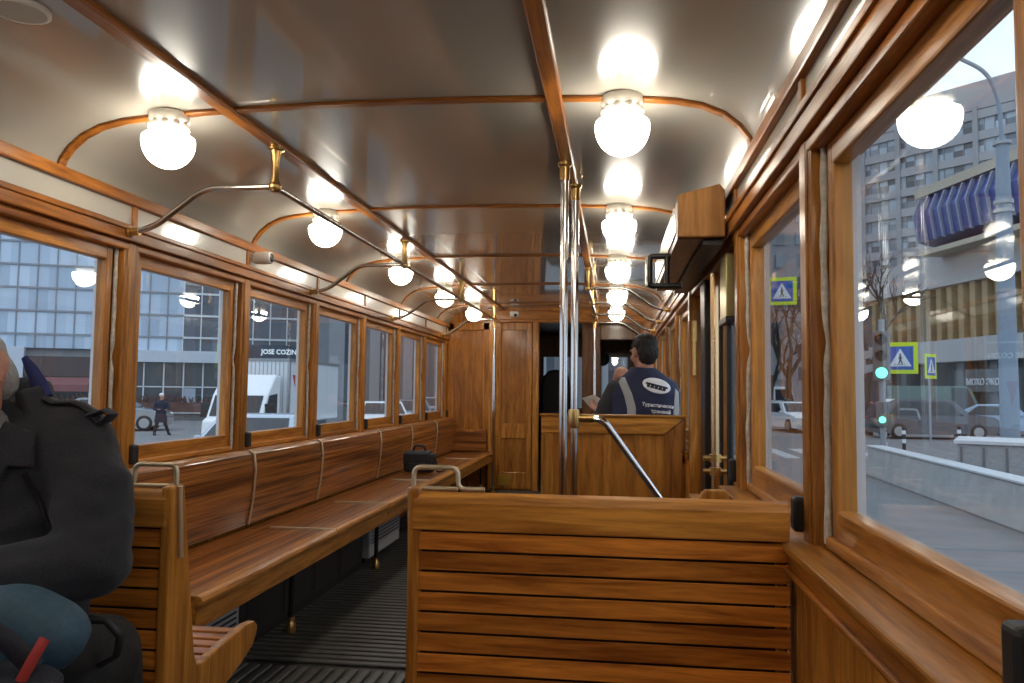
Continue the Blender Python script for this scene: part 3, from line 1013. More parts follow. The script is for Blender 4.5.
fuse(m.build('hair', HAIRG, man), 0.008, 2, (0.004, 60, (1, 1, 0.3)))
# coat, one continuous padded shell
m = MB()
def ering(c, rx, ry, n=20, tilt=0.0):
    c = Vector(c)
    return [c + Vector((rx * math.cos(2 * PI * k / n), ry * math.sin(2 * PI * k / n), tilt * math.sin(2 * PI * k / n))) for k in range(n)]
m.loft([ering((-0.58, 1.57, 0.492), 0.20, 0.17), ering((-0.58, 1.575, 0.60), 0.205, 0.165), ering((-0.57, 1.585, 0.80), 0.22, 0.16), ering((-0.57, 1.585, 0.97), 0.235, 0.155),
        ering((-0.57, 1.58, 1.07), 0.245, 0.125), ering((-0.57, 1.575, 1.13), 0.19, 0.105), ering((-0.57, 1.565, 1.17), 0.11, 0.09)])
m.limb([(-0.385, 1.575, 1.075), (-0.318, 1.545, 0.985), (-0.268, 1.50, 0.845)], [0.082, 0.079, 0.074])
m.limb([(-0.268, 1.50, 0.845), (-0.36, 1.42, 0.828), (-0.52, 1.345, 0.828)], [0.076, 0.066, 0.055])
m.limb([(-0.758, 1.575, 1.075), (-0.825, 1.54, 0.985), (-0.872, 1.48, 0.85)], [0.082, 0.079, 0.074])
m.limb([(-0.872, 1.48, 0.85), (-0.78, 1.38, 0.835), (-0.62, 1.30, 0.845)], [0.076, 0.064, 0.055])
m.limb([(-0.48, 1.52, 0.60), (-0.40, 1.36, 0.62)], [0.105, 0.095]); m.limb([(-0.66, 1.52, 0.60), (-0.62, 1.32, 0.62)], [0.105, 0.095])
coat = m.build('coat', COAT, man)
fuse(coat, 0.011, 4, (0.011, 9, (1, 1, 1.8)))
# collar: standing blade around the neck, open at the front
m = MB()
N = 26
rows = []
for i in range(N + 1):
    a = math.radians(-24 + 228 * i / N)  # from front one side round the back to the front other side
    ca, sa = math.cos(a), math.sin(a)
    rows.append([(-0.572 + 0.088 * ca, 1.555 + 0.088 * sa - 0.0, 1.125), (-0.572 + 0.098 * ca, 1.552 + 0.098 * sa, 1.20 + 0.02 * sa), (-0.572 + 0.112 * ca, 1.552 + 0.112 * sa, 1.195 + 0.02 * sa), (-0.572 + 0.155 * ca, 1.56 + 0.14 * sa, 1.115)])
vs = [p for r in rows for p in r]; fs = []
for i in range(N):
    for k in range(4):
        fs.append((i * 4 + k, i * 4 + (k + 1) % 4, (i + 1) * 4 + (k + 1) % 4, (i + 1) * 4 + k))
fs.append((3, 2, 1, 0)); fs.append((N * 4, N * 4 + 1, N * 4 + 2, N * 4 + 3))
m.add(vs, fs)
cl = m.build('collar', COAT, man); fuse(cl, 0.008, 2, (0.004, 14, (1, 1, 1)))
m = MB(); m.tube([(-0.515, 1.575, 1.262), (-0.498, 1.58, 1.232), (-0.478, 1.58, 1.200), (-0.46, 1.575, 1.17)], [0.008, 0.016, 0.021, 0.022], 10, flat=0.5, upv=(1, 0, 0))
m.build('blue_hood_lining', plain('blue_lining', (0.02, 0.03, 0.14), 0.8), man, smooth=60)
# lapels
bv = None
def bvh_of(o):
    org = ORG.get(o.name, Vector())
    me = o.data
    return BVHTree.FromPolygons([v.co + org for v in me.vertices], [tuple(p.vertices) for p in me.polygons])


def draped(name, outline, tree, dirv, thick, mat, parent, sub=0.012):
    """lay a flat outline (world x,z) onto a surface by casting along dirv from outside; gives a thin solid patch"""
    bm = bmesh.new()
    xs = [p[0] for p in outline]; zs = [p[1] for p in outline]
    # grid clipped to the outline by scan conversion on a fine lattice
    nx = max(2, int((max(xs) - min(xs)) / sub) + 1); nz_ = max(2, int((max(zs) - min(zs)) / sub) + 1)
    me = bpy.data.meshes.new('tmp'); me.from_pydata([(p[0], 0, p[1]) for p in outline], [], [tuple(range(len(outline)))])
    bm.from_mesh(me)
    for k in range(1, nx):
        xx = min(xs) + (max(xs) - min(xs)) * k / nx
        bmesh.ops.bisect_plane(bm, geom=bm.verts[:] + bm.edges[:] + bm.faces[:], plane_co=(xx, 0, 0), plane_no=(1, 0, 0))
    for k in range(1, nz_):
        zz = min(zs) + (max(zs) - min(zs)) * k / nz_
        bmesh.ops.bisect_plane(bm, geom=bm.verts[:] + bm.edges[:] + bm.faces[:], plane_co=(0, 0, zz), plane_no=(0, 0, 1))
    d = Vector(dirv).normalized()
    front = []
    for v in bm.verts:
        o = Vector((v.co.x, 0, v.co.z)); o = Vector((o.x, 0, o.z)) - d * 0 
        o.y = DRAPE_Y
        hit = tree.ray_cast(o, d)
        v.co = (hit[0] if hit[0] else o + d * 0.3) - d * thick
    bm.to_mesh(me); bm.free()
    mb = MB()
    n = len(me.vertices)
    vs = [v.co.copy() for v in me.vertices]
    mb.add(vs, [tuple(p.vertices) for p in me.polygons])
    ob_ = mb.build(name, mat, parent, smooth=60)
    so = ob_.modifiers.new('thick', 'SOLIDIFY'); so.thickness = thick * 0.9; so.offset = 0
    return ob_


DRAPE_Y = 1.0
tree = bvh_of(coat)
draped('lapel', [(-0.50, 1.135), (-0.41, 1.10), (-0.395, 1.03), (-0.44, 1.035), (-0.50, 0.90), (-0.53, 0.98)], tree, (0, 1, 0), 0.010, COAT, man)
draped('lapel', [(-0.64, 1.135), (-0.73, 1.10), (-0.745, 1.03), (-0.70, 1.035), (-0.64, 0.90), (-0.61, 0.98)], tree, (0, 1, 0), 0.010, COAT, man)
m = MB(); pts = []
for k in range(6):
    z = 1.02 - 0.022 * k; h = tree.ray_cast(Vector((-0.415 + 0.010 * k, 1.0, z)), Vector((0, 1, 0)))
    if h[0]: pts.append(h[0] - Vector((0, 0.004, 0)))
m.tube(pts, 0.004, 6); m.build('zip', BLACKMET, man, smooth=60)
# scarf
m = MB()
pts = []
for i in range(30):
    a = 2 * PI * i / 29
    pts.append((-0.60 + 0.080 * math.cos(a), 1.535 + 0.078 * math.sin(a), 1.118 + 0.02 * math.sin(2 * a) - 0.03 * max(0, -math.sin(a))))
m.tube(pts, 0.028, 10, False)
m.limb([(-0.505, 1.475, 1.115), (-0.52, 1.452, 1.05), (-0.55, 1.445, 0.985)], [0.038, 0.036, 0.024]); m.limb([(-0.63, 1.475, 1.105), (-0.615, 1.452, 1.05), (-0.59, 1.445, 0.985)], [0.038, 0.036, 0.024])
fuse(m.build('scarf', SCARFM, man), 0.009, 3, (0.003, 30, (1, 1, 3)))
# shoulder strap with its loop standing up
m = MB()
pts = []
for k in range(8):
    xx = -0.47 + 0.022 * k; h = tree.ray_cast(Vector((xx, 1.565, 1.6)), Vector((0, 0, -1)))
    if h[0]: pts.append(h[0] + Vector((0, 0, 0.006)))
e = pts[-1].copy()
pts += [e + Vector((0.018, -0.004, 0.006)), e + Vector((0.030, -0.004, 0.018)), e + Vector((0.014, -0.004, 0.026)), e + Vector((-0.012, -0.004, 0.018)), e + Vector((-0.03, 0, 0.012))]
m.tube(pts, 0.017, 8, flat=0.35, upv=(0, 1, 0)); m.build('shoulder_strap', COAT, man, smooth=60)
m = MB()
m.limb([(-0.47, 1.52, 0.585), (-0.26, 1.17, 0.64), (-0.245, 1.19, 0.38), (-0.24, 1.20, 0.11)], [0.095, 0.078, 0.065, 0.055])
m.limb([(-0.66, 1.52, 0.585), (-0.55, 1.10, 0.605), (-0.55, 1.10, 0.36), (-0.55, 1.10, 0.11)], [0.095, 0.078, 0.065, 0.055])
fuse(m.build('jeans', JEANS, man), 0.012, 3, (0.005, 14, (1, 1, 1)))
m = MB()
for sx, dy in ((-0.24, 0.08), (-0.55, 0.0)): m.limb([(sx, 1.11 + dy, 0.062), (sx, 0.97 + dy, 0.052)], [0.048, 0.04])
fuse(m.build('shoes', BLACKRUB, man), 0.01, 2)

# bags on his lap and beside him
NAVY = plain('navy_fabric', (0.012, 0.014, 0.024), 0.7, bump=0.3, noise_scale=100)
TEAL = plain('teal_fabric', (0.035, 0.085, 0.125), 0.7, noise_amt=0.2, noise_scale=90)
REDT = plain('red_webbing', (0.45, 0.045, 0.035), 0.6)
rk = thing('rucksack', (-0.32, 1.25, 0.74), 'navy and teal rucksack with red trim held on the seated man lap', 'bag')
m = MB(); m.ell((-0.27, 1.27, 0.765), (0.145, 0.085, 0.085)); m.ell((-0.40, 1.26, 0.765), (0.17, 0.09, 0.085))
fuse(m.build('body', TEAL, rk), 0.009, 3, (0.007, 12, (1, 1, 1)))
m = MB()
m.ell((-0.37, 1.205, 0.752), (0.12, 0.07, 0.078)); m.ell((-0.47, 1.20, 0.745), (0.12, 0.08, 0.08)); m.ell((-0.25, 1.19, 0.715), (0.15, 0.06, 0.035))
fuse(m.build('front_pocket', NAVY, rk), 0.009, 3, (0.006, 14, (1, 1, 1)))
m = MB(); m.tube([(-0.40, 1.165, 0.83), (-0.31, 1.15, 0.845), (-0.235, 1.15, 0.83), (-0.175, 1.16, 0.79), (-0.14, 1.175, 0.745)], 0.018, 10, flat=0.6)
m.build('shoulder_strap', NAVY, rk, smooth=60)
m = MB(); m.tube([(-0.120, 1.17, 0.795), (-0.126, 1.155, 0.77), (-0.142, 1.15, 0.735)], 0.010, 8, flat=0.5)
m.build('red_strap_end', REDT, rk, smooth=60)
m = MB(); m.tube([(-0.36, 1.15, 0.845), (-0.29, 1.142, 0.862), (-0.24, 1.145, 0.862)], 0.007, 8, flat=0.6)
m.build('red_trim', REDT, rk, smooth=60)
mb_ = thing('messenger_bag', (-0.30, 1.60, 0.472), 'soft black bag with a looped handle resting on the bench at the seated man elbow', 'bag')
m = MB(); m.ell((-0.31, 1.56, 0.60), (0.075, 0.15, 0.11)); m.ell((-0.32, 1.50, 0.66), (0.075, 0.12, 0.07)); m.box(-0.37, -0.26, 1.44, 1.68, 0.49, 0.60)
fuse(m.build('body', plain('soft_black_fabric', (0.012, 0.012, 0.012), 0.8, bump=0.2, noise_scale=60), mb_), 0.011, 4, (0.008, 11, (1, 1, 1)))
m = MB(); m.tube([(-0.30, 1.47, 0.715), (-0.265, 1.465, 0.735), (-0.22, 1.47, 0.733), (-0.195, 1.48, 0.70), (-0.205, 1.485, 0.66), (-0.24, 1.48, 0.64)], 0.008, 8, flat=0.6)
m.build('handle', BLACKRUB, mb_, smooth=60)

# ---- guide in the vest, seen from behind
VEST = plain('navy_vest', (0.022, 0.028, 0.075), 0.75, noise_amt=0.2, noise_scale=60, bump=0.15)
JACK = plain('dark_grey_jacket', (0.035, 0.036, 0.040), 0.85, noise_amt=0.3, noise_scale=80)
REFL = plain('reflective_tape', (0.40, 0.41, 0.42), 0.4)
WHT = plain('white_print', (0.92, 0.94, 0.97), 0.6)
GX, GY = 0.975, 5.24
gd = thing('person', (GX, GY, 0), 'person with dark hair in a navy vest with white lettering, back turned', 'person')
m = MB()
P, Rm = head_pieces(m, (0.978, 5.235, 1.458), PI + math.radians(28), 1.03, math.radians(8))
m.limb([(0.985, 5.23, 1.42), (0.985, 5.22, 1.30)], [0.055, 0.06])
m.loft([ering((GX, GY, 0.72), 0.16, 0.11), ering((GX, GY, 0.95), 0.155, 0.10), ering((GX, GY - 0.02, 1.15), 0.18, 0.105), ering((GX, GY - 0.02, 1.26), 0.15, 0.085), ering((GX, GY - 0.02, 1.31), 0.07, 0.06)])
m.limb([(0.795, 5.23, 1.22), (0.70, 5.30, 0.98), (0.70, 5.50, 1.05)], [0.05, 0.042, 0.03])
m.limb([(1.145, 5.23, 1.21), (1.11, 5.36, 0.97), (0.95, 5.50, 1.04)], [0.05, 0.042, 0.03])
hand_pieces(m, (0.70, 5.50, 1.05), (-0.45, 0.6, 0.25), (0.3, -0.2, 0.8), 0.6, 1)
hand_pieces(m, (0.95, 5.50, 1.04), (-0.8, 0.4, 0.2), (0, 0.2, 0.9), 0.6, -1)
for sx in (-0.09, 0.09):
    m.limb([(GX + sx, GY, 0.72), (GX + sx, GY + 0.03, 0.40), (GX + sx, GY, 0.09), (GX + sx, GY + 0.12, 0.05)], [0.085, 0.06, 0.04, 0.035])
fuse(m.build('body', SKIN, gd), 0.008, 3)
m = MB()
m.ell(P(0, 0.020, 0.045), (0.083, 0.098, 0.083), Rm); m.ell(P(0, 0.056, 0.0), (0.074, 0.058, 0.078), Rm); m.ell(P(0, 0.045, -0.035), (0.062, 0.055, 0.055), Rm)
fuse(m.build('hair', HAIRD, gd), 0.007, 2, (0.006, 70, (1, 1, 0.4)))
m = MB()
m.loft([ering((GX, GY, 0.70), 0.172, 0.14), ering((GX, GY, 0.90), 0.182, 0.145), ering((GX + 0.01, GY - 0.02, 1.06), 0.225, 0.145), ering((GX + 0.01, GY - 0.02, 1.19), 0.235, 0.138), ering((GX + 0.01, GY - 0.01, 1.265), 0.205, 0.115), ering((GX + 0.005, GY - 0.01, 1.315), 0.13, 0.09), ering((GX, GY, 1.36), 0.08, 0.08)])
vest = m.build('vest', VEST, gd); fuse(vest, 0.010, 3, (0.006, 9, (1, 1, 1)))
m = MB()
m.limb([(0.80, 5.235, 1.205), (0.745, 5.26, 1.10), (0.70, 5.30, 0.98)], [0.075, 0.074, 0.064]); m.limb([(0.70, 5.30, 0.98), (0.70, 5.47, 1.045)], [0.064, 0.046])
m.limb([(1.145, 5.235, 1.20), (1.145, 5.27, 1.09), (1.11, 5.36, 0.97)], [0.068, 0.066, 0.058]); m.limb([(1.11, 5.36, 0.97), (0.97, 5.49, 1.035)], [0.058, 0.046])
fuse(m.build('jacket_sleeves', JACK, gd), 0.010, 3, (0.007, 12, (1, 1, 1)))
m = MB()
for sx in (-0.09, 0.09):
    m.limb([(GX + sx * 0.85, GY, 0.73), (GX + sx, GY + 0.03, 0.40), (GX + sx, GY, 0.10)], [0.100, 0.075, 0.06])
fuse(m.build('trousers', plain('dark_trousers', (0.02, 0.02, 0.026), 0.85), gd), 0.012, 2)
m = MB()
for sx in (-0.09, 0.09): m.limb([(GX + sx, GY, 0.06), (GX + sx, GY + 0.14, 0.05)], [0.045, 0.038])
fuse(m.build('shoes', BLACKRUB, gd), 0.01, 2)
DRAPE_Y = 4.85
tree = bvh_of(vest)
draped('reflective_strip', [(0.805, 1.285), (0.852, 1.295), (0.897, 1.19), (0.922, 1.10), (0.926, 0.95), (0.872, 0.95), (0.868, 1.09), (0.848, 1.175)], tree, (0, 1, 0), 0.004, REFL, gd)
draped('reflective_strip', [(1.175, 1.225), (1.198, 1.20), (1.203, 1.08), (1.178, 0.95), (1.15, 0.95), (1.165, 1.10)], tree, (0, 1, 0), 0.004, REFL, gd)
ov = []
for k in range(28):
    a = 2 * PI * k / 28; t_ = math.radians(-14)
    ex, ez = 0.092 * math.cos(a), 0.047 * math.sin(a)
    ov.append((1.055 + ex * math.cos(t_) - ez * math.sin(t_), 1.240 + ex * math.sin(t_) + ez * math.cos(t_)))
logo = draped('oval_badge', ov, tree, (0, 1, 0), 0.004, WHT, gd)
DKP = plain('dark_print', (0.03, 0.035, 0.06), 0.6)
def badge_bit(pts):
    t_ = math.radians(-14)
    o = [(1.055 + x * math.cos(t_) - z * math.sin(t_), 1.240 + x * math.sin(t_) + z * math.cos(t_)) for x, z in pts]
    return draped('tram_print', o, tree, (0, 1, 0), 0.0075, DKP, gd)
badge_bit([(-0.072, -0.003), (-0.068, 0.007), (0.068, 0.007), (0.072, -0.003)])
for bx in (-0.052, -0.026, 0.0, 0.026, 0.052): badge_bit([(bx - 0.0095, -0.015), (bx - 0.0095, -0.005), (bx + 0.0095, -0.005), (bx + 0.0095, -0.015)])
badge_bit([(-0.06, -0.021), (-0.06, -0.017), (0.06, -0.017), (0.06, -0.021)])
def vest_text(body, size, cx, cz, rot):
    vs, fs = text_mesh(body, size, 0.0)
    out = []
    c, s_ = math.cos(rot), math.sin(rot)
    for v in vs:
        x, z = cx + v.x * c - v.y * s_, cz + v.x * s_ + v.y * c
        h = tree.ray_cast(Vector((x, DRAPE_Y, z)), Vector((0, 1, 0)))
        out.append((x, (h[0].y if h[0] else 5.1) - 0.005, z))
    mb = MB(); mb.add(out, fs)
    o = mb.build('white_lettering', WHT, gd)
    so = o.modifiers.new('thick', 'SOLIDIFY'); so.thickness = 0.002
vest_text('Туристический', 0.0300, 1.072, 1.112, math.radians(-5))
vest_text('трамвай', 0.0310, 1.082, 1.073, math.radians(-4))
pp = thing('paper_sheet', (0.64, 5.60, 1.09), 'folded white paper sheet held in the guide hand', 'paper')
m = MB(); m.add([(0.555, 5.63, 1.15), (0.64, 5.60, 1.175), (0.70, 5.61, 1.14), (0.69, 5.62, 1.06), (0.62, 5.64, 1.075)], [(0, 1, 2, 3, 4)])
o = m.build('sheet', plain('paper', (0.62, 0.60, 0.54), 0.8), pp); o.modifiers.new('t', 'SOLIDIFY').thickness = 0.003
m = MB(); m.add([(0.575, 5.62, 1.145), (0.64, 5.593, 1.165), (0.68, 5.60, 1.13), (0.63, 5.625, 1.085)], [(0, 1, 2, 3)])
o = m.build('folded_leaf', plain('paper', (0.62, 0.60, 0.54), 0.8), pp); o.modifiers.new('t', 'SOLIDIFY').thickness = 0.003

# ---- second passenger, only a balding head shows beside the guide
ps = thing('person', (0.80, 6.9, 0), 'person with a balding head mostly hidden beyond the guide', 'person')
m = MB()
P, Rm = head_pieces(m, (0.845, 6.9, 1.31), PI + 0.3, 0.92)
m.limb([(0.83, 6.92, 1.28), (0.84, 6.93, 1.16)], [0.055, 0.06])
m.loft([ering((0.86, 6.95, 0.5), 0.17, 0.13), ering((0.86, 6.95, 0.8), 0.17, 0.11), ering((0.85, 6.94, 1.05), 0.2, 0.11), ering((0.84, 6.94, 1.15), 0.09, 0.07)])
m.limb([(0.67, 6.94, 1.05), (0.63, 6.98, 0.80), (0.71, 7.18, 0.72)], [0.05, 0.042, 0.03]); m.limb([(1.03, 6.94, 1.05), (1.06, 6.98, 0.80), (0.98, 7.18, 0.72)], [0.05, 0.042, 0.03])
hand_pieces(m, (0.71, 7.18, 0.72), (0.2, 1, -0.3), (0, -0.3, -1), 0.4, 1); hand_pieces(m, (0.98, 7.18, 0.72), (-0.2, 1, -0.3), (0, -0.3, -1), 0.4, -1)
for sx in (-0.1, 0.1): m.limb([(0.86 + sx, 6.98, 0.52), (0.86 + sx, 7.38, 0.52), (0.86 + sx, 7.38, 0.10), (0.86 + sx, 7.5, 0.05)], [0.08, 0.06, 0.04, 0.035])
fuse(m.build('body', SKIN, ps), 0.009, 3)
m = MB()
m.loft([ering((0.86, 6.95, 0.48), 0.19, 0.15), ering((0.86, 6.95, 0.8), 0.19, 0.13), ering((0.85, 6.94, 1.05), 0.21, 0.125), ering((0.84, 6.94, 1.16), 0.10, 0.08)])
m.limb([(0.67, 6.94, 1.05), (0.63, 6.98, 0.80), (0.71, 7.14, 0.73)], [0.07, 0.06, 0.045]); m.limb([(1.03, 6.94, 1.05), (1.06, 6.98, 0.80), (0.98, 7.14, 0.73)], [0.07, 0.06, 0.045])
fuse(m.build('jacket', plain('maroon_jacket', (0.10, 0.03, 0.03), 0.85), ps), 0.012, 3)
m = MB()
for sx in (-0.1, 0.1): m.limb([(0.86 + sx, 6.98, 0.52), (0.86 + sx, 7.38, 0.52), (0.86 + sx, 7.38, 0.12)], [0.095, 0.075, 0.055])
fuse(m.build('trousers', plain('dark_trousers', (0.02, 0.02, 0.026), 0.85), ps), 0.012, 2)
# his seat
st = thing('passenger_seat', (0.8, 6.95, 0), 'wooden passenger seat beyond the guide, under the balding person', 'seat')
m = MB(); m.box(0.5, 1.16, 6.75, 7.25, 0.37, 0.405); m.build('seat_board', oak('x'), st, bevel=0.008)
m = MB(); m.box(0.5, 1.16, 6.70, 6.745, 0.37, 0.95); m.build('backrest', oak('x'), st, bevel=0.008)
for (a, b) in ((0.52, 6.78), (1.12, 6.78), (0.52, 7.2), (1.12, 7.2)):
    m = MB(); m.box(a - 0.02, a + 0.02, b - 0.02, b + 0.02, 0.012, 0.37); m.build('leg', oak('z'), st, bevel=0.004)

# driver seat and cab mirror
ds = thing('driver_seat', (0.0, 10.6, 0), 'black high-backed driver seat showing dark against the cab window', 'seat')
m = MB(); m.prism([(-0.19, 0.55), (-0.20, 1.25), (-0.17, 1.40), (-0.10, 1.475), (0.0, 1.49), (0.10, 1.475), (0.17, 1.40), (0.20, 1.25), (0.19, 0.55)], 'y', 10.6, 10.70)
m.build('backrest', BLACKRUB, ds, bevel=0.03, seg=3)
m = MB(); m.box(-0.22, 0.22, 10.62, 11.08, 0.5, 0.6); m.build('cushion', BLACKRUB, ds, bevel=0.03, seg=3)
m = MB(); m.tube([(0, 10.85, 0.0), (0, 10.85, 0.5)], 0.05, 14); m.build('pedestal', BLACKMET, ds, smooth=50)
mr_ = thing('cab_mirror', (0.62, 11.2, 1.66), 'black round mirror hanging before the cab window near the thin pole', 'mirror')
m = MB(); m.lathe([(0.03, -0.03), (0.10, -0.012), (0.10, 0.012), (0.05, 0.03)], (0.62, 11.2, 1.66), 24, 'y'); m.build('housing', BLACKRUB, mr_, smooth=40)
m = MB(); m.tube([(0.62, 11.2, 1.75), (0.62, 11.22, 2.05)], 0.012, 8); m.build('stem', BLACKMET, mr_, smooth=40)

# ================================================================== OUTSIDE
ASPH = plain('asphalt', (0.17, 0.175, 0.18), 0.75, noise_amt=0.16, noise_scale=1.5)
CONC = plain('concrete', (0.36, 0.37, 0.37), 0.8, noise_amt=0.15, noise_scale=3)
m = MB(); m.box(-160, 160, -60, 220, GZ - 0.3, GZ)
street = m.build('street_ground', ASPH); tag(street, kind='structure')
GLASSL = None


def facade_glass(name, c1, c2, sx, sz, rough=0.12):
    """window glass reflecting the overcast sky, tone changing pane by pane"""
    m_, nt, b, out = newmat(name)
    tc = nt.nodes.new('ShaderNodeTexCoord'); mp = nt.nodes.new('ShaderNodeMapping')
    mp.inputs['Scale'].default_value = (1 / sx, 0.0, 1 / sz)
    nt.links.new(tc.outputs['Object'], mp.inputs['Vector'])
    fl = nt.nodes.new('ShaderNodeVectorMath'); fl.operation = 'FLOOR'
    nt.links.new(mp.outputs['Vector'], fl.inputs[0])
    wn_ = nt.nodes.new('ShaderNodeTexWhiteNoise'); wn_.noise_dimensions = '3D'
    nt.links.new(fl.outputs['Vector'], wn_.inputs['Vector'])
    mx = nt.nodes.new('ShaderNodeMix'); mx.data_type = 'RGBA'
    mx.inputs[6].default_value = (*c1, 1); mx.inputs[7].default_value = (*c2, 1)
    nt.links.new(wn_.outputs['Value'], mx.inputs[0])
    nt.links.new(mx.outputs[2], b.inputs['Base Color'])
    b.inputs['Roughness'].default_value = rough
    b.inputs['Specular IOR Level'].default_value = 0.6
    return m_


def facade(name, P0, d, label, cat):
    """an Empty whose local x runs along the front and local -y faces the tram; returns it with a builder shift"""
    t = thing(name, (0, 0, 0), label, cat)
    t.location = (P0[0], P0[1], 0)
    t.rotation_euler = (0, 0, math.atan2(d[1], d[0]))
    return t


MULL = plain('mullion_grey', (0.22, 0.25, 0.29), 0.5)
WHTM = plain('mullion_white', (0.60, 0.64, 0.68), 0.5)
STONE = plain('grey_stone', (0.25, 0.26, 0.28), 0.8, noise_amt=0.12, noise_scale=2)
DKGL = plain('dark_shop_glass', (0.05, 0.06, 0.07), 0.1)
PALE = plain('pale_fascia', (0.50, 0.55, 0.62), 0.6)

# glass office block seen through the bench-side windows
of = facade('office_building', (-29.47, 44.73), (0.92, 0.39), 'long glass-fronted office block across the street with a pale fascia over dark shop windows', 'building')
m = MB(); m.box(-30, 11.2, 0.35, 9, GZ, 17); m.build('block', STONE, of)
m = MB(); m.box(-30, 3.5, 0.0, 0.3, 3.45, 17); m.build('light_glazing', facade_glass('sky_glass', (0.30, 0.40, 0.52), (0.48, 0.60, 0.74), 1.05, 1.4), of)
m = MB(); m.box(3.5, 11.2, 0.0, 0.3, 3.45, 17); m.build('dark_glazing', facade_glass('dark_glass', (0.03, 0.045, 0.07), (0.11, 0.15, 0.20), 1.05, 1.4), of)  # panes of darker glass, tone varied at random
m = MB(); x = -30
while x < 3.4: m.box(x - 0.035, x + 0.035, -0.06, 0.05, 3.45, 17); x += 1.05
z = 4.3
while z < 17: m.box(-30, 3.5, -0.08, 0.05, z - 0.06, z + 0.06); z += 1.4
m.build('mullion_grid', MULL, of)
m = MB(); x = 3.5
while x < 11.2: m.box(x - 0.035, x + 0.035, -0.06, 0.05, 3.45, 17); x += 1.05
z = 4.3
while z < 17: m.box(3.5, 11.2, -0.08, 0.05, z - 0.06, z + 0.06); z += 1.4
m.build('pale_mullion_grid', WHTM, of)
m = MB(); m.box(-1.2, 7.2, -0.35, 0.3, 2.72, 3.45); m.box(-8, -5.3, -0.2, 0.3, 0.6, 3.5); m.build('fascia', PALE, of)
m = MB(); m.box(-30, 11.2, 0.15, 0.35, GZ, 2.8); m.build('shop_front', DKGL, of)
m = MB(); x = -1.0
while x < 7: m.box(x - 0.04, x + 0.04, 0.05, 0.2, GZ, 2.75); x += 1.15
m.box(-1.2, 7.2, 0.05, 0.2, 1.15, 1.22); m.build('shop_mullions', WHTM, of)
m = MB(); m.box(3.6, 4.35, 0.0, 0.2, GZ, 1.1); m.build('shop_door', plain('pale_blue_door', (0.30, 0.36, 0.45), 0.4), of)
m = MB(); m.box(-5.25, -1.25, -0.25, 0.3, 1.75, 2.95); m.build('brown_fascia', plain('brown_panel', (0.075, 0.055, 0.055), 0.6), of)
m = MB(); m.prism([(-0.2, 1.70), (-1.3, 1.25), (-1.3, 0.85), (-0.2, 0.85)], 'x', -4.9, -1.5); m.build('awning', plain('faded_red_canvas', (0.22, 0.09, 0.09), 0.8), of)
m = MB(); m.box(7.3, 11.2, -0.3, 0.3, 3.0, 3.95); m.build('sign_band', plain('dark_sign_band', (0.06, 0.08, 0.11), 0.5), of)
vs, fs = text_mesh('JOSE COZIN', 0.44, 0.04)
m = MB(); m.add([(9.35 + v.x * 0.9, -0.34 - v.z, 3.50 + v.y) for v in vs], fs); m.build('white_sign_letters', plain('lit_letters', (0.8, 0.85, 0.9), 0.5, emit=(0.85, 0.92, 1.0), es=0.5), of)
m = MB(); m.box(6.95, 7.5, -0.6, -0.45, 3.2, 3.8); m.build('green_sign', plain('lime_sign', (0.40, 0.60, 0.03), 0.5), of)

gb = facade('grey_building', (-15.51, 45.15), (0.6, 0.8), 'grey concrete building with tall piers beyond the white truck', 'building')
m = MB(); m.box(-0.6, 40, 0.4, 3, GZ, 13); m.build('block', plain('grey_render', (0.22, 0.235, 0.25), 0.85, noise_amt=0.1, noise_scale=1.5), gb)
m = MB(); x = -0.6
while x < 39: m.box(x, x + 0.75, -0.15, 0.45, GZ, 12); x += 2.6
m.build('piers', plain('pier_grey', (0.30, 0.315, 0.335), 0.85), gb)
m = MB(); m.box(-0.6, 40, -0.35, 0.4, 6.6, 7.5); m.build('cornice', STONE, gb)
m = MB(); x = 0.4
while x < 38: m.box(x, x + 1.2, 0.3, 0.45, 0.2, 5.6); m.box(x, x + 1.2, 0.3, 0.45, 8.0, 11.0); x += 2.6
m.build('window_panes', facade_glass('grey_building_glass', (0.05, 0.06, 0.08), (0.13, 0.15, 0.18), 2.6, 3), gb)

hd = thing('clipped_hedge', (0, 0, 0), 'reddish-brown bare hedge behind a low wall before the glass office', 'hedge')
hd.location = (-29.47, 44.73, 0); hd.rotation_euler = (0, 0, math.atan2(0.39, 0.92))
m = MB(); rr = random.Random(5)
for k in range(900):
    x, y, z = rr.uniform(-6, 8), rr.uniform(-5.2, -4.2), rr.uniform(-0.22, 0.45)
    a = rr.uniform(0, 6.3); l = rr.uniform(0.15, 0.4)
    m.tube([(x, y, z), (x + l * 0.5 * math.cos(a), y + l * 0.5 * math.sin(a), z + l)], 0.02, 4)
m.box(-6, 8, -5.1, -4.3, -0.23, 0.3)
m.build('twigs', plain('hedge_twigs', (0.13, 0.07, 0.06), 0.9), hd)
lw_ = thing('hedge_planter', (0, 0, 0), 'low dark grey masonry planter under the reddish hedge', 'planter')
lw_.location = hd.location; lw_.rotation_euler = hd.rotation_euler
m = MB(); m.box(-6.5, 8.5, -5.4, -4.1, GZ, -0.32); m.build('masonry', plain('dark_masonry', (0.12, 0.125, 0.13), 0.85, noise_amt=0.2, noise_scale=4), lw_)
m = MB(); m.box(-6.6, 8.6, -5.5, -4.0, -0.32, -0.24); m.build('coping', CONC, lw_)


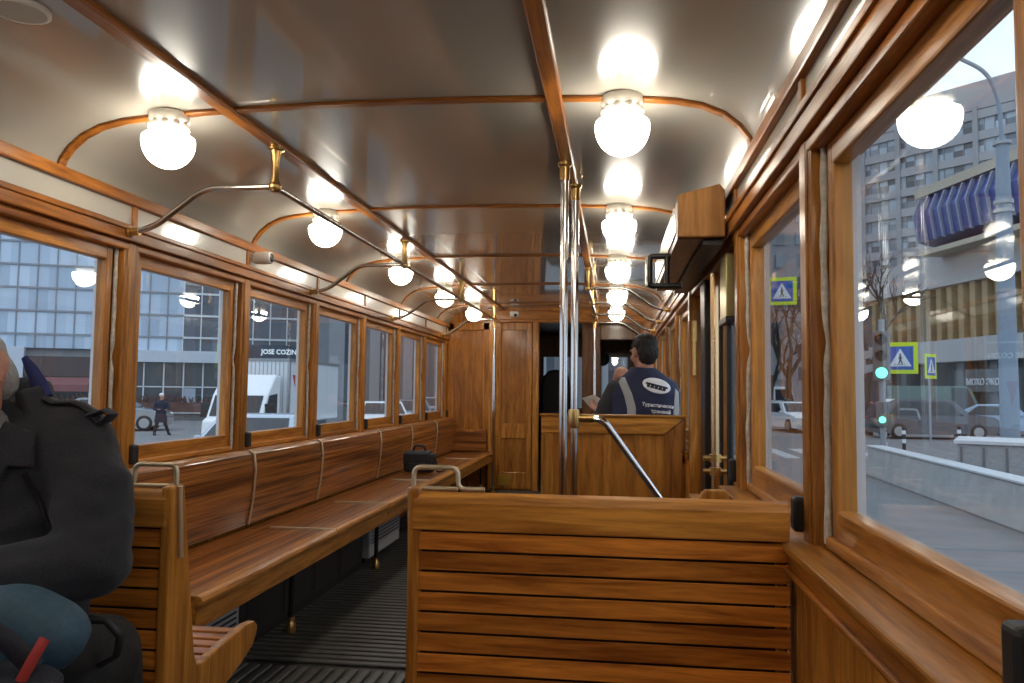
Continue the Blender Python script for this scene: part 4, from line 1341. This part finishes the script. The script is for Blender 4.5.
def car(label, loc, heading, colr, L=4.5, Wd=1.8, H=1.5, kind='hatch'):
    t = thing('car' if kind != 'van' else 'van', (0, 0, 0), label, 'car' if kind != 'van' else 'van')
    paint = plain('paint_%d_%d_%d' % tuple(int(c * 255) for c in colr), colr, 0.25, coat=0.8, coat_r=0.05)
    hw = Wd / 2; gcl = 0.22
    if kind == 'van':
        side = [(0.0, 0.45), (0.02, 0.85), (0.25, 1.0), (0.75, 1.05), (1.25, H - 0.15), (1.5, H), (L - 0.05, H), (L, H - 0.1), (L, 0.4), (L - 0.1, gcl), (0.1, gcl)]
    elif kind == 'suv':
        side = [(0.0, 0.5), (0.03, 0.85), (0.2, 0.98), (1.15, 1.08), (1.75, H - 0.06), (2.1, H), (L - 0.9, H), (L - 0.2, H - 0.28), (L - 0.05, 1.05), (L, 0.6), (L - 0.08, gcl), (0.1, gcl)]
    else:
        side = [(0.0, 0.45), (0.03, 0.72), (0.2, 0.82), (1.2, 0.95), (1.85, H - 0.05), (2.2, H), (L - 1.25, H - 0.03), (L - 0.45, 1.03), (L - 0.08, 0.98), (L, 0.6), (L - 0.08, gcl), (0.1, gcl)]
    # body: shoulders tucked in above the belt line
    m = MB(); rings = []
    belt = 1.0 if kind != 'hatch' else 0.92
    for f, g in ((-1.0, 0.0), (-0.96, 1.0), (0.96, 1.0), (1.0, 0.0)):
        rg = []
        for (sx, sz) in side:
            tuck = 1.0 if sz <= belt else 1.0 - 0.22 * (sz - belt) / max(0.01, H - belt)
            cx = L / 2 + (sx - L / 2) * (1 - (0.02 if g == 0 else 0))
            cz = 0.65 + (sz - 0.65) * (1 - (0.04 if g == 0 else 0))
            rg.append((hw * f * tuck, cx - L / 2, cz))
        rings.append(rg)
    m.loft(rings)
    m.build('body', paint, t, smooth=30)
    gl = plain('car_glass', (0.02, 0.025, 0.03), 0.06)
    m = MB()
    def tk(z): return 1.0 - 0.22 * max(0, z - belt) / (H - belt)
    zt, zb = H - 0.11, belt + 0.04
    ys = {'van': (0.95, 1.4, 2.2, 2.2), 'suv': (1.45, 2.0, L - 0.95, L - 0.45), 'hatch': (1.5, 2.1, L - 1.3, L - 0.8)}[kind]
    for s_ in (-1, 1):
        a = [(s_ * hw * tk(zb), ys[0] - L / 2, zb), (s_ * hw * tk(zb), ys[3] - L / 2, zb), (s_ * hw * tk(zt), ys[2] - L / 2, zt), (s_ * hw * tk(zt), ys[1] - L / 2, zt)]
        b = [(p[0] + s_ * 0.012, p[1], p[2]) for p in a]
        a = [(p[0] - s_ * 0.02, p[1], p[2]) for p in a]
        m.add(a + b, [(0, 1, 2, 3), (4, 5, 6, 7), (0, 1, 5, 4), (1, 2, 6, 5), (2, 3, 7, 6), (3, 0, 4, 7)])
    m.build('side_windows', gl, t)
    # front and rear screens follow the profile edges
    def screen(name, p, q):
        p, q = Vector((p[0] - L / 2, p[1])), Vector((q[0] - L / 2, q[1]))
        d = (q - p); nrm = Vector((-d.y, d.x)).normalized()
        if (nrm.y < 0): nrm = -nrm
        p1, q1 = p + d * 0.1, p + d * 0.92
        m = MB(); vs = []
        for off in (-0.02, 0.012):
            for pt in (p1, q1):
                w_ = hw * 0.88 * tk(pt.y)
                vs += [(-w_, pt.x + nrm.x * off, pt.y + nrm.y * off), (w_, pt.x + nrm.x * off, pt.y + nrm.y * off)]
        m.add(vs, [(0, 1, 3, 2), (4, 5, 7, 6), (0, 1, 5, 4), (2, 3, 7, 6), (0, 2, 6, 4), (1, 3, 7, 5)])
        m.build(name, gl, t)
    screen('windscreen', side[3], side[4])
    if kind != 'van': screen('rear_screen', side[7], side[6])
    for (wy, s_) in ((0.85, -1), (0.85, 1), (L - 0.85, -1), (L - 0.85, 1)):
        m = MB(); m.lathe([(0.25, -0.11), (0.33, -0.09), (0.335, 0.09), (0.25, 0.11)], (s_ * (hw - 0.09), wy - L / 2, 0.335), 22, 'x')
        w_ = m.build('wheel', BLACKRUB, t, smooth=40)
        m = MB(); m.lathe([(0.21, -0.118), (0.19, -0.112), (0.05, -0.12), (0.04, 0.12), (0.19, 0.112), (0.21, 0.118)], (s_ * (hw - 0.09), wy - L / 2, 0.335), 16, 'x')
        m.build('hub', plain('alloy', (0.4, 0.41, 0.42), 0.3, 0.9), w_, smooth=30)
    m = MB()
    for s_ in (-1, 1): m.ell((s_ * hw * 0.72, -L / 2 + 0.10, 0.70 if kind == 'hatch' else 0.82), (0.17, 0.10, 0.07))
    m.build('headlamps', plain('lamp_lens', (0.7, 0.72, 0.74), 0.1), t, smooth=60)
    m = MB()
    for s_ in (-1, 1): m.ell((s_ * hw * 0.75, L / 2 - 0.06, 0.86), (0.14, 0.08, 0.08))
    m.build('tail_lamps', plain('tail_lens', (0.35, 0.02, 0.02), 0.2), t, smooth=60)
    m = MB()
    for s_ in (-1, 1): m.ell((s_ * (hw + 0.05), 1.5 - L / 2, belt + 0.06), (0.09, 0.06, 0.06))
    m.build('mirrors', paint, t, smooth=60)
    t.location = (loc[0], loc[1], GZ); t.rotation_euler = (0, 0, heading)
    return t


def P_(px, py): q = on_ground(px, py); return (q.x, q.y)


def Dd(px, D): q = at_dist(px, D); return (q.x, q.y)


# heading 0: nose towards -Y (towards the viewer)
car('grey saloon car at the kerb behind the walking pedestrian', Dd(113, 38), math.radians(110), (0.22, 0.23, 0.24), 4.7, 1.8, 1.42)
car('white car parked before the grey building piers', Dd(383, 30), math.radians(20), (0.70, 0.72, 0.74), 4.4, 1.8, 1.45)
car('dark grey car parked beyond the white one by the piers', Dd(411, 37), math.radians(20), (0.10, 0.11, 0.13), 4.4, 1.8, 1.45)
car('silver car parked farthest along the grey building', Dd(433, 44), math.radians(20), (0.35, 0.37, 0.40), 4.4, 1.8, 1.5)
car('light blue car half hidden before the white truck', Dd(262, 15.5), math.radians(8), (0.32, 0.40, 0.50), 4.3, 1.75, 1.42)
car('dark blue-grey off-road car crossing behind the traffic light', Dd(929, 39), math.radians(78 + 12), (0.03, 0.036, 0.052), 4.9, 1.9, 1.72, 'suv')
car('red car stopped beyond the traffic light', Dd(862, 46), math.radians(85), (0.42, 0.04, 0.05), 4.4, 1.8, 1.55)
car('dark green van beyond the off-road car', Dd(940, 50), math.radians(80), (0.035, 0.10, 0.085), 5.2, 2.0, 2.4, 'van')
car('pale blue car near the tall lamp post', Dd(1003, 45), math.radians(60), (0.25, 0.35, 0.48), 4.6, 1.8, 1.5)
car('white car waiting below the blue crossing sign', Dd(792, 42), math.radians(15), (0.68, 0.70, 0.72), 4.3, 1.8, 1.5)
car('grey-green car beside the white one below the crossing sign', Dd(771, 50), math.radians(15), (0.16, 0.21, 0.20), 4.3, 1.8, 1.5)
car('white van beyond the cars below the crossing sign', Dd(777, 76), math.radians(10), (0.62, 0.64, 0.66), 5.3, 2.0, 2.5, 'van')

# white box truck
tk_ = thing('box_truck', (0, 0, 0), 'white box truck with a red mark on its side waiting beside the tram', 'truck')
TW = plain('truck_white', (0.66, 0.70, 0.75), 0.4, coat=0.4)
m = MB(); m.box(-0.62, 1.15, 0, 4.6, 0.95, 2.63); m.build('cargo_box', TW, tk_, bevel=0.03)
m = MB(); m.box(-0.64, 1.17, -0.02, 4.62, 2.60, 2.68); m.box(1.12, 1.17, -0.02, 0.06, 0.95, 2.66); m.build('box_trim', plain('grey_aluminium', (0.3, 0.32, 0.34), 0.4, 0.5), tk_)
m = MB()
k = -0.56
while k < 1.1: m.box(k, k + 0.02, -0.012, 0.0, 1.0, 2.6); k += 0.11
m.build('front_ribs', plain('beige_grey', (0.42, 0.42, 0.40), 0.6), tk_)
m = MB(); m.prism([(0.25, 2.25), (0.95, 2.25), (0.65, 1.65)], 'x', 1.15, 1.162); m.build('red_mark', plain('red_mark', (0.55, 0.03, 0.05), 0.5), tk_)
m = MB(); m.prism([(-0.15, 0.45), (-0.15, 2.22), (-0.5, 2.24), (-1.05, 1.72), (-1.38, 1.18), (-1.62, 1.08), (-1.68, 0.45)], 'x', -0.45, 0.98); m.build('cab', plain('cab_white', (0.80, 0.82, 0.84), 0.3, coat=0.6), tk_, bevel=0.06, seg=3)
m = MB(); m.prism([(-1.05, 1.68), (-1.08, 1.70), (-1.40, 1.20), (-1.37, 1.18)], 'x', -0.36, 0.88); m.build('windscreen', plain('car_glass', (0.02, 0.025, 0.03), 0.06), tk_)
m = MB()
for s_ in (-1, 1): m.prism([(-0.4, 1.15), (-0.4, 1.75), (-0.95, 1.70), (-1.25, 1.2)], 'x', *((0.975, 0.99) if s_ > 0 else (-0.46, -0.445)))
m.build('door_glass', plain('car_glass', (0.02, 0.025, 0.03), 0.06), tk_)
for mx_, dx_ in ((-0.56, 0.2), (1.08, -0.2)):
    m = MB(); m.box(mx_ - 0.12, mx_ + 0.12, -1.2, -1.12, 1.15, 1.5); m.tube([(mx_ + dx_, -1.12, 1.4), (mx_, -1.15, 1.4)], 0.02, 6); m.build('mirror', BLACKRUB, tk_, bevel=0.02)
for (wy, s_) in ((-1.2, -1), (-1.2, 1), (3.3, -1), (3.3, 1)):
    m = MB(); m.lathe([(0.32, -0.14), (0.42, -0.12), (0.42, 0.12), (0.32, 0.14)], (0.265 + s_ * 0.66, wy, 0.42), 22, 'x'); m.build('wheel', BLACKRUB, tk_, smooth=40)
m = MB(); m.box(-0.3, 0.85, -0.2, 4.4, 0.6, 0.95); m.build('chassis', BLACKMET, tk_)
q = at_dist(286, 21.5)
tk_.location = (q.x - 1.1, q.y, GZ)
tk_.rotation_euler = (0, 0, math.radians(4))

# pedestrian crossing the street
pd = thing('person', (0, 0, 0), 'person in a dark coat and white cap walking on the street outside', 'person')
m = MB()
P, Rm = head_pieces(m, (0, 0, 1.52), math.radians(40), 0.95)
m.limb([(0, 0.02, 1.45), (0, 0.02, 1.34)], [0.05, 0.06])
m.loft([ering((0, 0.02, 0.82), 0.16, 0.12), ering((0, 0.02, 1.05), 0.15, 0.11), ering((0, 0.02, 1.25), 0.18, 0.11), ering((0, 0.02, 1.36), 0.09, 0.07)])
m.limb([(0.19, 0.02, 1.27), (0.25, 0.0, 1.03), (0.18, -0.2, 0.98)], [0.05, 0.042, 0.03]); m.limb([(-0.19, 0.02, 1.27), (-0.24, 0.02, 1.02), (-0.12, -0.18, 1.0)], [0.05, 0.042, 0.03])
hand_pieces(m, (0.18, -0.2, 0.98), (-0.3, -1, 0), (0, 0, 1), 0.5, 1); hand_pieces(m, (-0.12, -0.18, 1.0), (0.3, -1, 0), (0, 0, 1), 0.5, -1)
m.limb([(0.09, 0.02, 0.85), (0.16, -0.02, 0.46), (0.30, 0.04, 0.08), (0.36, -0.02, 0.04)], [0.09, 0.06, 0.04, 0.035]); m.limb([(-0.08, 0.02, 0.85), (-0.14, 0.0, 0.46), (-0.22, 0.0, 0.08), (-0.18, -0.10, 0.04)], [0.09, 0.06, 0.04, 0.035])
fuse(m.build('body', SKIN, pd), 0.012, 2)
m = MB()
m.loft([ering((0, 0.02, 0.50), 0.25, 0.17), ering((0, 0.02, 0.85), 0.20, 0.15), ering((0, 0.02, 1.05), 0.17, 0.13), ering((0, 0.02, 1.27), 0.20, 0.13), ering((0, 0.02, 1.38), 0.09, 0.08)])
m.limb([(0.19, 0.02, 1.27), (0.25, 0.0, 1.03), (0.19, -0.16, 0.985)], [0.07, 0.06, 0.05]); m.limb([(-0.19, 0.02, 1.27), (-0.24, 0.02, 1.02), (-0.14, -0.15, 1.0)], [0.07, 0.06, 0.05])
fuse(m.build('coat', plain('dark_navy_coat', (0.02, 0.025, 0.045), 0.85), pd), 0.015, 2)
m = MB()
m.limb([(0.09, 0.02, 0.8), (0.16, -0.02, 0.46), (0.30, 0.04, 0.08)], [0.1, 0.07, 0.05]); m.limb([(-0.08, 0.02, 0.8), (-0.14, 0.0, 0.46), (-0.22, 0.0, 0.08)], [0.1, 0.07, 0.05])
m.limb([(0.30, 0.04, 0.05), (0.36, -0.04, 0.045)], [0.05, 0.04]); m.limb([(-0.22, 0.0, 0.05), (-0.18, -0.1, 0.045)], [0.05, 0.04])
fuse(m.build('trousers', plain('dark_trousers', (0.02, 0.02, 0.026), 0.85), pd), 0.015, 2)
m = MB(); m.ell(P(0, 0.012, 0.06), (0.088, 0.10, 0.075), Rm); fuse(m.build('cap', plain('white_wool', (0.7, 0.7, 0.7), 0.9), pd), 0.012, 1)
q = at_dist(162, 33.5); pd.location = (q.x, q.y, GZ); pd.rotation_euler = (0, 0, math.radians(35))

# ---- pavement side
th = facade('theatre_building', (26.89, 54.02), (0.22, -0.976), 'modern public building with a blue ribbed canopy and tan vertical piers across the junction', 'building')
m = MB(); m.box(-20, 18, 0.6, 25, GZ, 11.6); m.box(-6.8, 18, 0.6, 25, 11.6, 16.6); m.build('block', plain('dark_building_wall', (0.10, 0.105, 0.115), 0.8), th)
m = MB(); m.box(-20, 18, -0.6, 0.6, 9.2, 11.6); m.box(-20, 18, -0.9, 0.6, 3.6, 5.2); m.build('pale_bands', plain('pale_stone', (0.40, 0.41, 0.42), 0.8, noise_amt=0.08), th)
m = MB(); x = -17
while x < 18: m.box(x, x + 0.55, -0.3, 0.6, 5.2, 9.2); x += 1.25
m.build('tan_piers', plain('tan_stone', (0.33, 0.25, 0.14), 0.8), th)
m = MB(); m.box(-17, 18, 0.3, 0.62, 5.2, 9.2); m.build('upper_glazing', facade_glass('theatre_glass', (0.05, 0.05, 0.06), (0.16, 0.15, 0.13), 1.25, 4), th)
BLUE = plain('blue_canopy', (0.035, 0.06, 0.24), 0.45)
m = MB()
m.prism([(-0.6, 11.9), (-2.6, 12.3), (-2.9, 14.2), (-2.2, 15.6), (0.6, 16.4), (0.6, 11.6)], 'x', -6.8, 18); m.build('blue_canopy', BLUE, th)
m = MB(); x = -6.6
while x < 17.8: m.prism([(-2.55, 12.2), (-2.75, 12.2), (-3.1, 14.2), (-2.6, 15.5), (-2.4, 15.5)], 'x', x, x + 0.13); x += 0.95
m.build('canopy_ribs', plain('canopy_rib_pale', (0.22, 0.25, 0.36), 0.5), th)
m = MB(); m.prism([(-2.6, 15.6), (-2.7, 16.2), (0.6, 17.2), (0.6, 16.4)], 'x', -7.0, 18); m.box(-7.0, 18, -2.4, 0.6, 11.35, 11.7); m.build('canopy_edge', plain('cream_edge', (0.45, 0.41, 0.33), 0.7), th)
m = MB(); x = -16
while x < 18: m.box(x, x + 0.7, -0.5, 0.6, GZ - 1, 3.7); x += 3.4
m.build('ground_columns', plain('dark_column', (0.13, 0.13, 0.135), 0.7), th)
m = MB(); m.box(-4.6, -0.6, -0.7, -0.6, 1.45, 3.0); m.build('sign_board', plain('slate_sign', (0.10, 0.12, 0.13), 0.4), th)
vs, fs = text_mesh('МОХО ЭКОД', 0.62, 0.03)
m = MB(); m.add([(-2.6 + v.x * 0.95, -0.74 - v.z, 2.1 + v.y) for v in vs], fs); m.build('white_sign_letters', plain('pale_letters', (0.55, 0.6, 0.65), 0.6), th)

hi = facade('high_rise', (44.3, 90.0), (0.71, -0.70), 'grey concrete high-rise with rows of windows rising behind the blue canopy', 'building')
m = MB(); m.box(-17.6, 22, 0.5, 20, GZ, 36.0); m.build('block', plain('high_rise_concrete', (0.27, 0.28, 0.30), 0.85, noise_amt=0.08), hi)
m = MB(); m.box(-17.6, 22, 0, 0.5, 33.6, 36.8)
z = 8.0
while z < 34: m.box(-17.6, 22, 0, 0.5, z, z + 1.0); z += 2.45
m.build('spandrel_bands', plain('high_rise_band', (0.33, 0.34, 0.36), 0.85), hi)
m = MB(); x = -17.6
while x < 22: m.box(x, x + 0.55, -0.12, 0.5, GZ, 34); x += 4.4
m.build('pilasters', plain('high_rise_pilaster', (0.30, 0.31, 0.33), 0.85), hi)
m = MB(); m.box(-17.6, 22, 0.3, 0.52, 8, 34); m.build('glazing', facade_glass('high_rise_glass', (0.04, 0.055, 0.07), (0.42, 0.50, 0.58), 1.1, 2.45), hi)
m = MB(); x = -17.6
while x < 22: m.box(x - 0.05, x + 0.05, 0.2, 0.4, 8, 34); x += 1.1
m.build('window_mullions', MULL, hi)

# far street beyond the cars, closing the view at the crossing sign
fa = facade('apartment_block', (14.5, 108.0), (0.995, -0.1), 'tall pale apartment block closing the street behind bare trees', 'building')
m = MB(); m.box(-9, 14, 0.3, 14, GZ, 34); m.build('block', plain('apartment_wall', (0.34, 0.34, 0.36), 0.85), fa)
m = MB(); z = 3
while z < 33:
    x = -8
    while x < 13: m.box(x, x + 1.3, 0.1, 0.32, z, z + 1.7); x += 2.6
    z += 3
m.build('window_panes', facade_glass('apartment_glass', (0.06, 0.07, 0.09), (0.35, 0.42, 0.48), 2.6, 3), fa)


def tree_obj(label, loc, H, seed):
    t = thing('bare_tree', (0, 0, 0), label, 'tree', None)
    rr = random.Random(seed); m = MB()
    def grow(p, d, l, r, lev):
        q = p + d * l; mid = p + d * l * 0.5 + Vector((rr.uniform(-1, 1), rr.uniform(-1, 1), 0)) * l * 0.06
        m.tube([p, mid, q], [r, r * 0.85, r * 0.68], 6 if lev < 2 else 4)
        if lev >= 5: return
        for k in range(3 if lev < 4 else 2):
            nd = (d + Vector((rr.uniform(-1, 1), rr.uniform(-1, 1), rr.uniform(-0.25, 0.7))) * 0.75).normalized()
            grow(q - d * l * rr.uniform(0, 0.35), nd, l * rr.uniform(0.62, 0.82), r * 0.6, lev + 1)
    grow(Vector((0, 0, 0)), Vector((0.02, 0.0, 1)), H * 0.28, H * 0.018, 0)
    m.build('trunk_and_branches', plain('bark', (0.05, 0.042, 0.038), 0.9), t)
    t.location = (loc[0], loc[1], GZ)
    return t


tree_obj('bare tree with dark branches behind the traffic light', Dd(868, 40), 11, 3)
tree_obj('bare tall tree behind the white car below the crossing sign', Dd(788, 52), 13, 11)
tree_obj('bare smaller tree deeper in the street behind the crossing sign', Dd(772, 66), 12, 21)

YEL = plain('sign_lime_border', (0.62, 0.78, 0.02), 0.5)
SBL = plain('sign_blue', (0.02, 0.10, 0.42), 0.5)
SWH = plain('sign_white', (0.72, 0.76, 0.80), 0.5)
SBK = plain('sign_black', (0.02, 0.02, 0.025), 0.5)
GALV = plain('galvanised', (0.30, 0.33, 0.36), 0.5, 0.4)


def crossing_sign(label, c, w, yaw, pole_dx=0.0, pole_top=None):
    """square lime sign with a blue field, white triangle and walking figure; faces local -y"""
    t = thing('crossing_sign', (0, 0, 0), label, 'road sign')
    h = w / 2
    m = MB(); m.box(-h, h, 0, 0.03, -h, h); m.build('lime_border', YEL, t, bevel=0.01)
    b = h * 0.74
    m = MB(); m.box(-b, b, -0.01, 0.0, -b, b); m.build('blue_field', SBL, t)
    m = MB(); m.prism([(-b * 0.86, -b * 0.72), (b * 0.86, -b * 0.72), (0, b * 0.82)], 'y', -0.02, -0.01); m.build('white_triangle', SWH, t)
    s_ = b * 0.9
    m = MB()
    m.lathe([(0.085 * s_, -0.026), (0.085 * s_, -0.02)], (0.0, 0, 0.32 * s_), 10, 'y')
    def stroke(p, q, wd):
        p, q = Vector(p) * s_, Vector(q) * s_; d = (q - p).normalized(); nn = Vector((-d.y, d.x)) * wd * s_
        m.prism([tuple(p + nn), tuple(q + nn), tuple(q - nn), tuple(p - nn)], 'y', -0.026, -0.02)
    stroke((0, 0.22), (0.0, -0.15), 0.075); stroke((0, -0.12), (-0.16, -0.58), 0.05); stroke((0, -0.12), (0.17, -0.58), 0.05); stroke((0, 0.16), (-0.17, -0.08), 0.038); stroke((0, 0.16), (0.18, -0.05), 0.038)
    for k in range(5): stroke((-0.5 + 0.2 * k, -0.64), (-0.42 + 0.2 * k, -0.64), 0.05)
    m.build('walking_figure', SBK, t)
    m = MB(); m.tube([(pole_dx, 0.07, GZ - c.z), (pole_dx, 0.07, pole_top if pole_top else h)], 0.04, 10); m.build('post', GALV, t, smooth=50)
    t.location = c; t.rotation_euler = (0, 0, yaw)
    return t


c1 = at_dist(783, 28, 4.68); crossing_sign('lime-bordered blue pedestrian crossing sign in the narrow side window by the door', c1, 0.95, math.radians(-14), -0.6)
c2 = at_dist(901, 25.5, 2.27); crossing_sign('lime-bordered blue pedestrian crossing sign beside the traffic light', c2, 0.92, math.radians(-22), -0.45)
c3 = at_dist(931.5, 34, 2.3); crossing_sign('lime-bordered crossing sign turned nearly edge-on, on its own thin post', c3, 0.95, math.radians(-22 + 68), 0.0)

tl = thing('traffic_light', (0, 0, 0), 'grey traffic light with green lamp lit and lower green repeater', 'traffic light')
hk = 1.0
m = MB(); m.tube([(0, 0.16, 0), (0, 0.16, 4.0)], 0.08, 12); m.build('post', GALV, tl, smooth=50)
GREYH = plain('signal_housing', (0.13, 0.135, 0.14), 0.6)
m = MB(); m.box(-0.22, 0.22, -0.05, 0.12, 2.28, 3.66); m.build('signal_head', GREYH, tl, bevel=0.03)
m = MB(); m.box(-0.15, 0.15, -0.03, 0.10, 1.0, 1.7); m.build('repeater_head', GREYH, tl, bevel=0.03)
for i, z in enumerate((3.42, 2.97, 2.50)):
    m = MB(); m.lathe([(0.15, -0.07), (0.15, -0.05)], (0, 0, z), 18, 'y')
    if i == 2: m.build('lens', plain('green_lit', (0.1, 0.8, 0.55), 0.3, emit=(0.15, 1.0, 0.65), es=3.0), tl, smooth=40)
    else: m.build('lens', BLACKMET, tl, smooth=40)
    m = MB()
    for k in range(10):
        a = PI * k / 9
        m.obox((0.165 * math.cos(a), -0.16, z + 0.165 * math.sin(a)), (0.07, 0.24, 0.012), Matrix.Rotation(-(a - PI / 2), 3, 'Y'))
    m.build('hood', GREYH, tl)
m = MB(); m.lathe([(0.09, -0.05), (0.09, -0.03)], (0, 0, 1.2), 16, 'y'); m.build('repeater_lens', plain('green_lit', (0.1, 0.8, 0.55), 0.3, emit=(0.15, 1.0, 0.65), es=3.0), tl, smooth=40)
m = MB()
for z in (2.55, 2.95): m.prism([(-0.22, z), (-0.60, z - 0.12), (-0.60, z + 0.12), (-0.22, z + 0.2)], 'y', 0.0, 0.2)
m.build('side_hoods', plain('pale_signal_hood', (0.32, 0.32, 0.32), 0.6), tl)
q = at_dist(882, 24); tl.location = (q.x, q.y, GZ); tl.rotation_euler = (0, 0, math.radians(-20))

sl_ = thing('street_lamp', (0, 0, 0), 'tall blue-grey lamp post with a curved arm at the kerb', 'street lamp')
m = MB(); m.tube([(0, 0, 0), (0, 0, 5.2), (0, 0, 7.6)], [0.20, 0.17, 0.13], 16); m.build('post', plain('blue_grey_paint', (0.20, 0.26, 0.33), 0.5), sl_, smooth=50)
m = MB(); m.tube(arc([(0, 0, 7.5), (-0.02, 0, 8.5), (-0.25, 0, 9.25), (-0.95, 0, 9.65)], 0.4, 6), 0.045, 10); m.build('arm', plain('blue_grey_paint', (0.20, 0.26, 0.33), 0.5), sl_, smooth=50)
m = MB(); m.ell((-1.1, 0, 9.68), (0.28, 0.11, 0.07)); m.build('lantern', GALV, sl_, smooth=50)
m = MB()
for (z, r) in ((7.55, 0.19), (6.2, 0.2), (6.0, 0.2), (4.2, 0.19)): m.lathe([(r, z), (r, z + 0.08)], (0, 0, 0), 16)
m.build('bands', GALV, sl_, smooth=40)
q = at_dist(1009, 20.5); sl_.location = (q.x, q.y, GZ)

# low kerb wall and the square planter
bw = thing('barrier_wall', (0, 0, 0), 'low pale concrete barrier wall along the tram stop', 'wall')
A = at_dist(877, 20.5); B = at_dist(1040, 13.2)
dd = (B - A); ln = dd.length
m = MB(); m.prism([(-0.30, 0.0), (-0.22, 0.66), (0.10, 0.66), (0.14, 0.0)], 'x', 0, ln + 6); m.build('wall_body', CONC, bw, bevel=0.03)
m = MB(); m.box(-0.02, ln + 6, -0.25, 0.13, 0.66, 0.70); m.build('coping', plain('pale_coping', (0.52, 0.54, 0.56), 0.7), bw, bevel=0.01)
bw.location = A; bw.rotation_euler = (0, 0, math.atan2(dd.y, dd.x))
pb = thing('concrete_planter', (0, 0, 0), 'square grey concrete planter box at the foot of the tall lamp post', 'planter')
m = MB(); m.box(-0.75, 1.6, -0.7, 0.9, 0, 1.0); m.build('box', plain('planter_concrete', (0.30, 0.31, 0.32), 0.85, noise_amt=0.15), pb, bevel=0.02)
m = MB(); m.box(-0.80, 1.65, -0.75, 0.95, 1.0, 1.07); m.build('rim', plain('pale_coping', (0.52, 0.54, 0.56), 0.7), pb, bevel=0.01)
m = MB()
for k in range(6): m.box(-0.70 + 0.36 * k, -0.66 + 0.36 * k, -0.715, -0.70, 0.05, 0.95)
m.build('joints', plain('joint_dark', (0.15, 0.155, 0.16), 0.8), pb)
q = at_dist(1003, 17.5); pb.location = q; pb.rotation_euler = (0, 0, math.radians(-25))
for i, (px, D) in enumerate(((903, 30), (958, 32), (884, 28))):
    t = thing('striped_bollard', (0, 0, 0), ['short black and white bollard before the off-road car front wheel', 'short black and white bollard near the off-road car rear wheel', 'short black and white bollard at the traffic light foot'][i], 'bollard', 'striped street bollards')
    m = MB(); m.tube([(0, 0, 0), (0, 0, 0.8)], 0.06, 12); m.build('post', SBK, t, smooth=50)
    m = MB(); m.lathe([(0.064, 0.25), (0.064, 0.38)], (0, 0, 0), 12); m.lathe([(0.064, 0.55), (0.064, 0.68)], (0, 0, 0), 12); m.build('white_bands', SWH, t, smooth=40)
    q = at_dist(px, D); t.location = q
# white stripes of the crossing
m = MB()
for k in range(7):
    m.box(4.0 + k * 0.9, 4.45 + k * 0.9, 24, 28, GZ, GZ + 0.004)
m.box(2.6, 2.75, 8, 22, GZ, GZ + 0.004)
m.build('road_marking', plain('road_white', (0.45, 0.47, 0.48), 0.7), street)

# ================================================================== LIGHT
wd = bpy.data.worlds.new('overcast'); S.world = wd
wd.use_nodes = True
nt = wd.node_tree
bgn = nt.nodes['Background']
tc = nt.nodes.new('ShaderNodeTexCoord'); sep = nt.nodes.new('ShaderNodeSeparateXYZ')
cr = nt.nodes.new('ShaderNodeValToRGB')
cr.color_ramp.elements[0].position = 0.0; cr.color_ramp.elements[0].color = (0.60, 0.65, 0.72, 1)
cr.color_ramp.elements[1].position = 0.6; cr.color_ramp.elements[1].color = (0.66, 0.76, 0.90, 1)
nt.links.new(tc.outputs['Generated'], sep.inputs[0]); nt.links.new(sep.outputs['Z'], cr.inputs['Fac']); nt.links.new(cr.outputs['Color'], bgn.inputs['Color'])
bgn.inputs['Strength'].default_value = 1.8

S.view_settings.view_transform = 'Standard'
S.view_settings.look = 'None'
S.view_settings.exposure = 0.12
S.view_settings.gamma = 1.0
S.view_settings.use_curve_mapping = False
S.cycles.max_bounces = 10
S.cycles.transparent_max_bounces = 24
S.cycles.diffuse_bounces = 4
S.cycles.glossy_bounces = 6
S.cycles.sample_clamp_indirect = 8.0
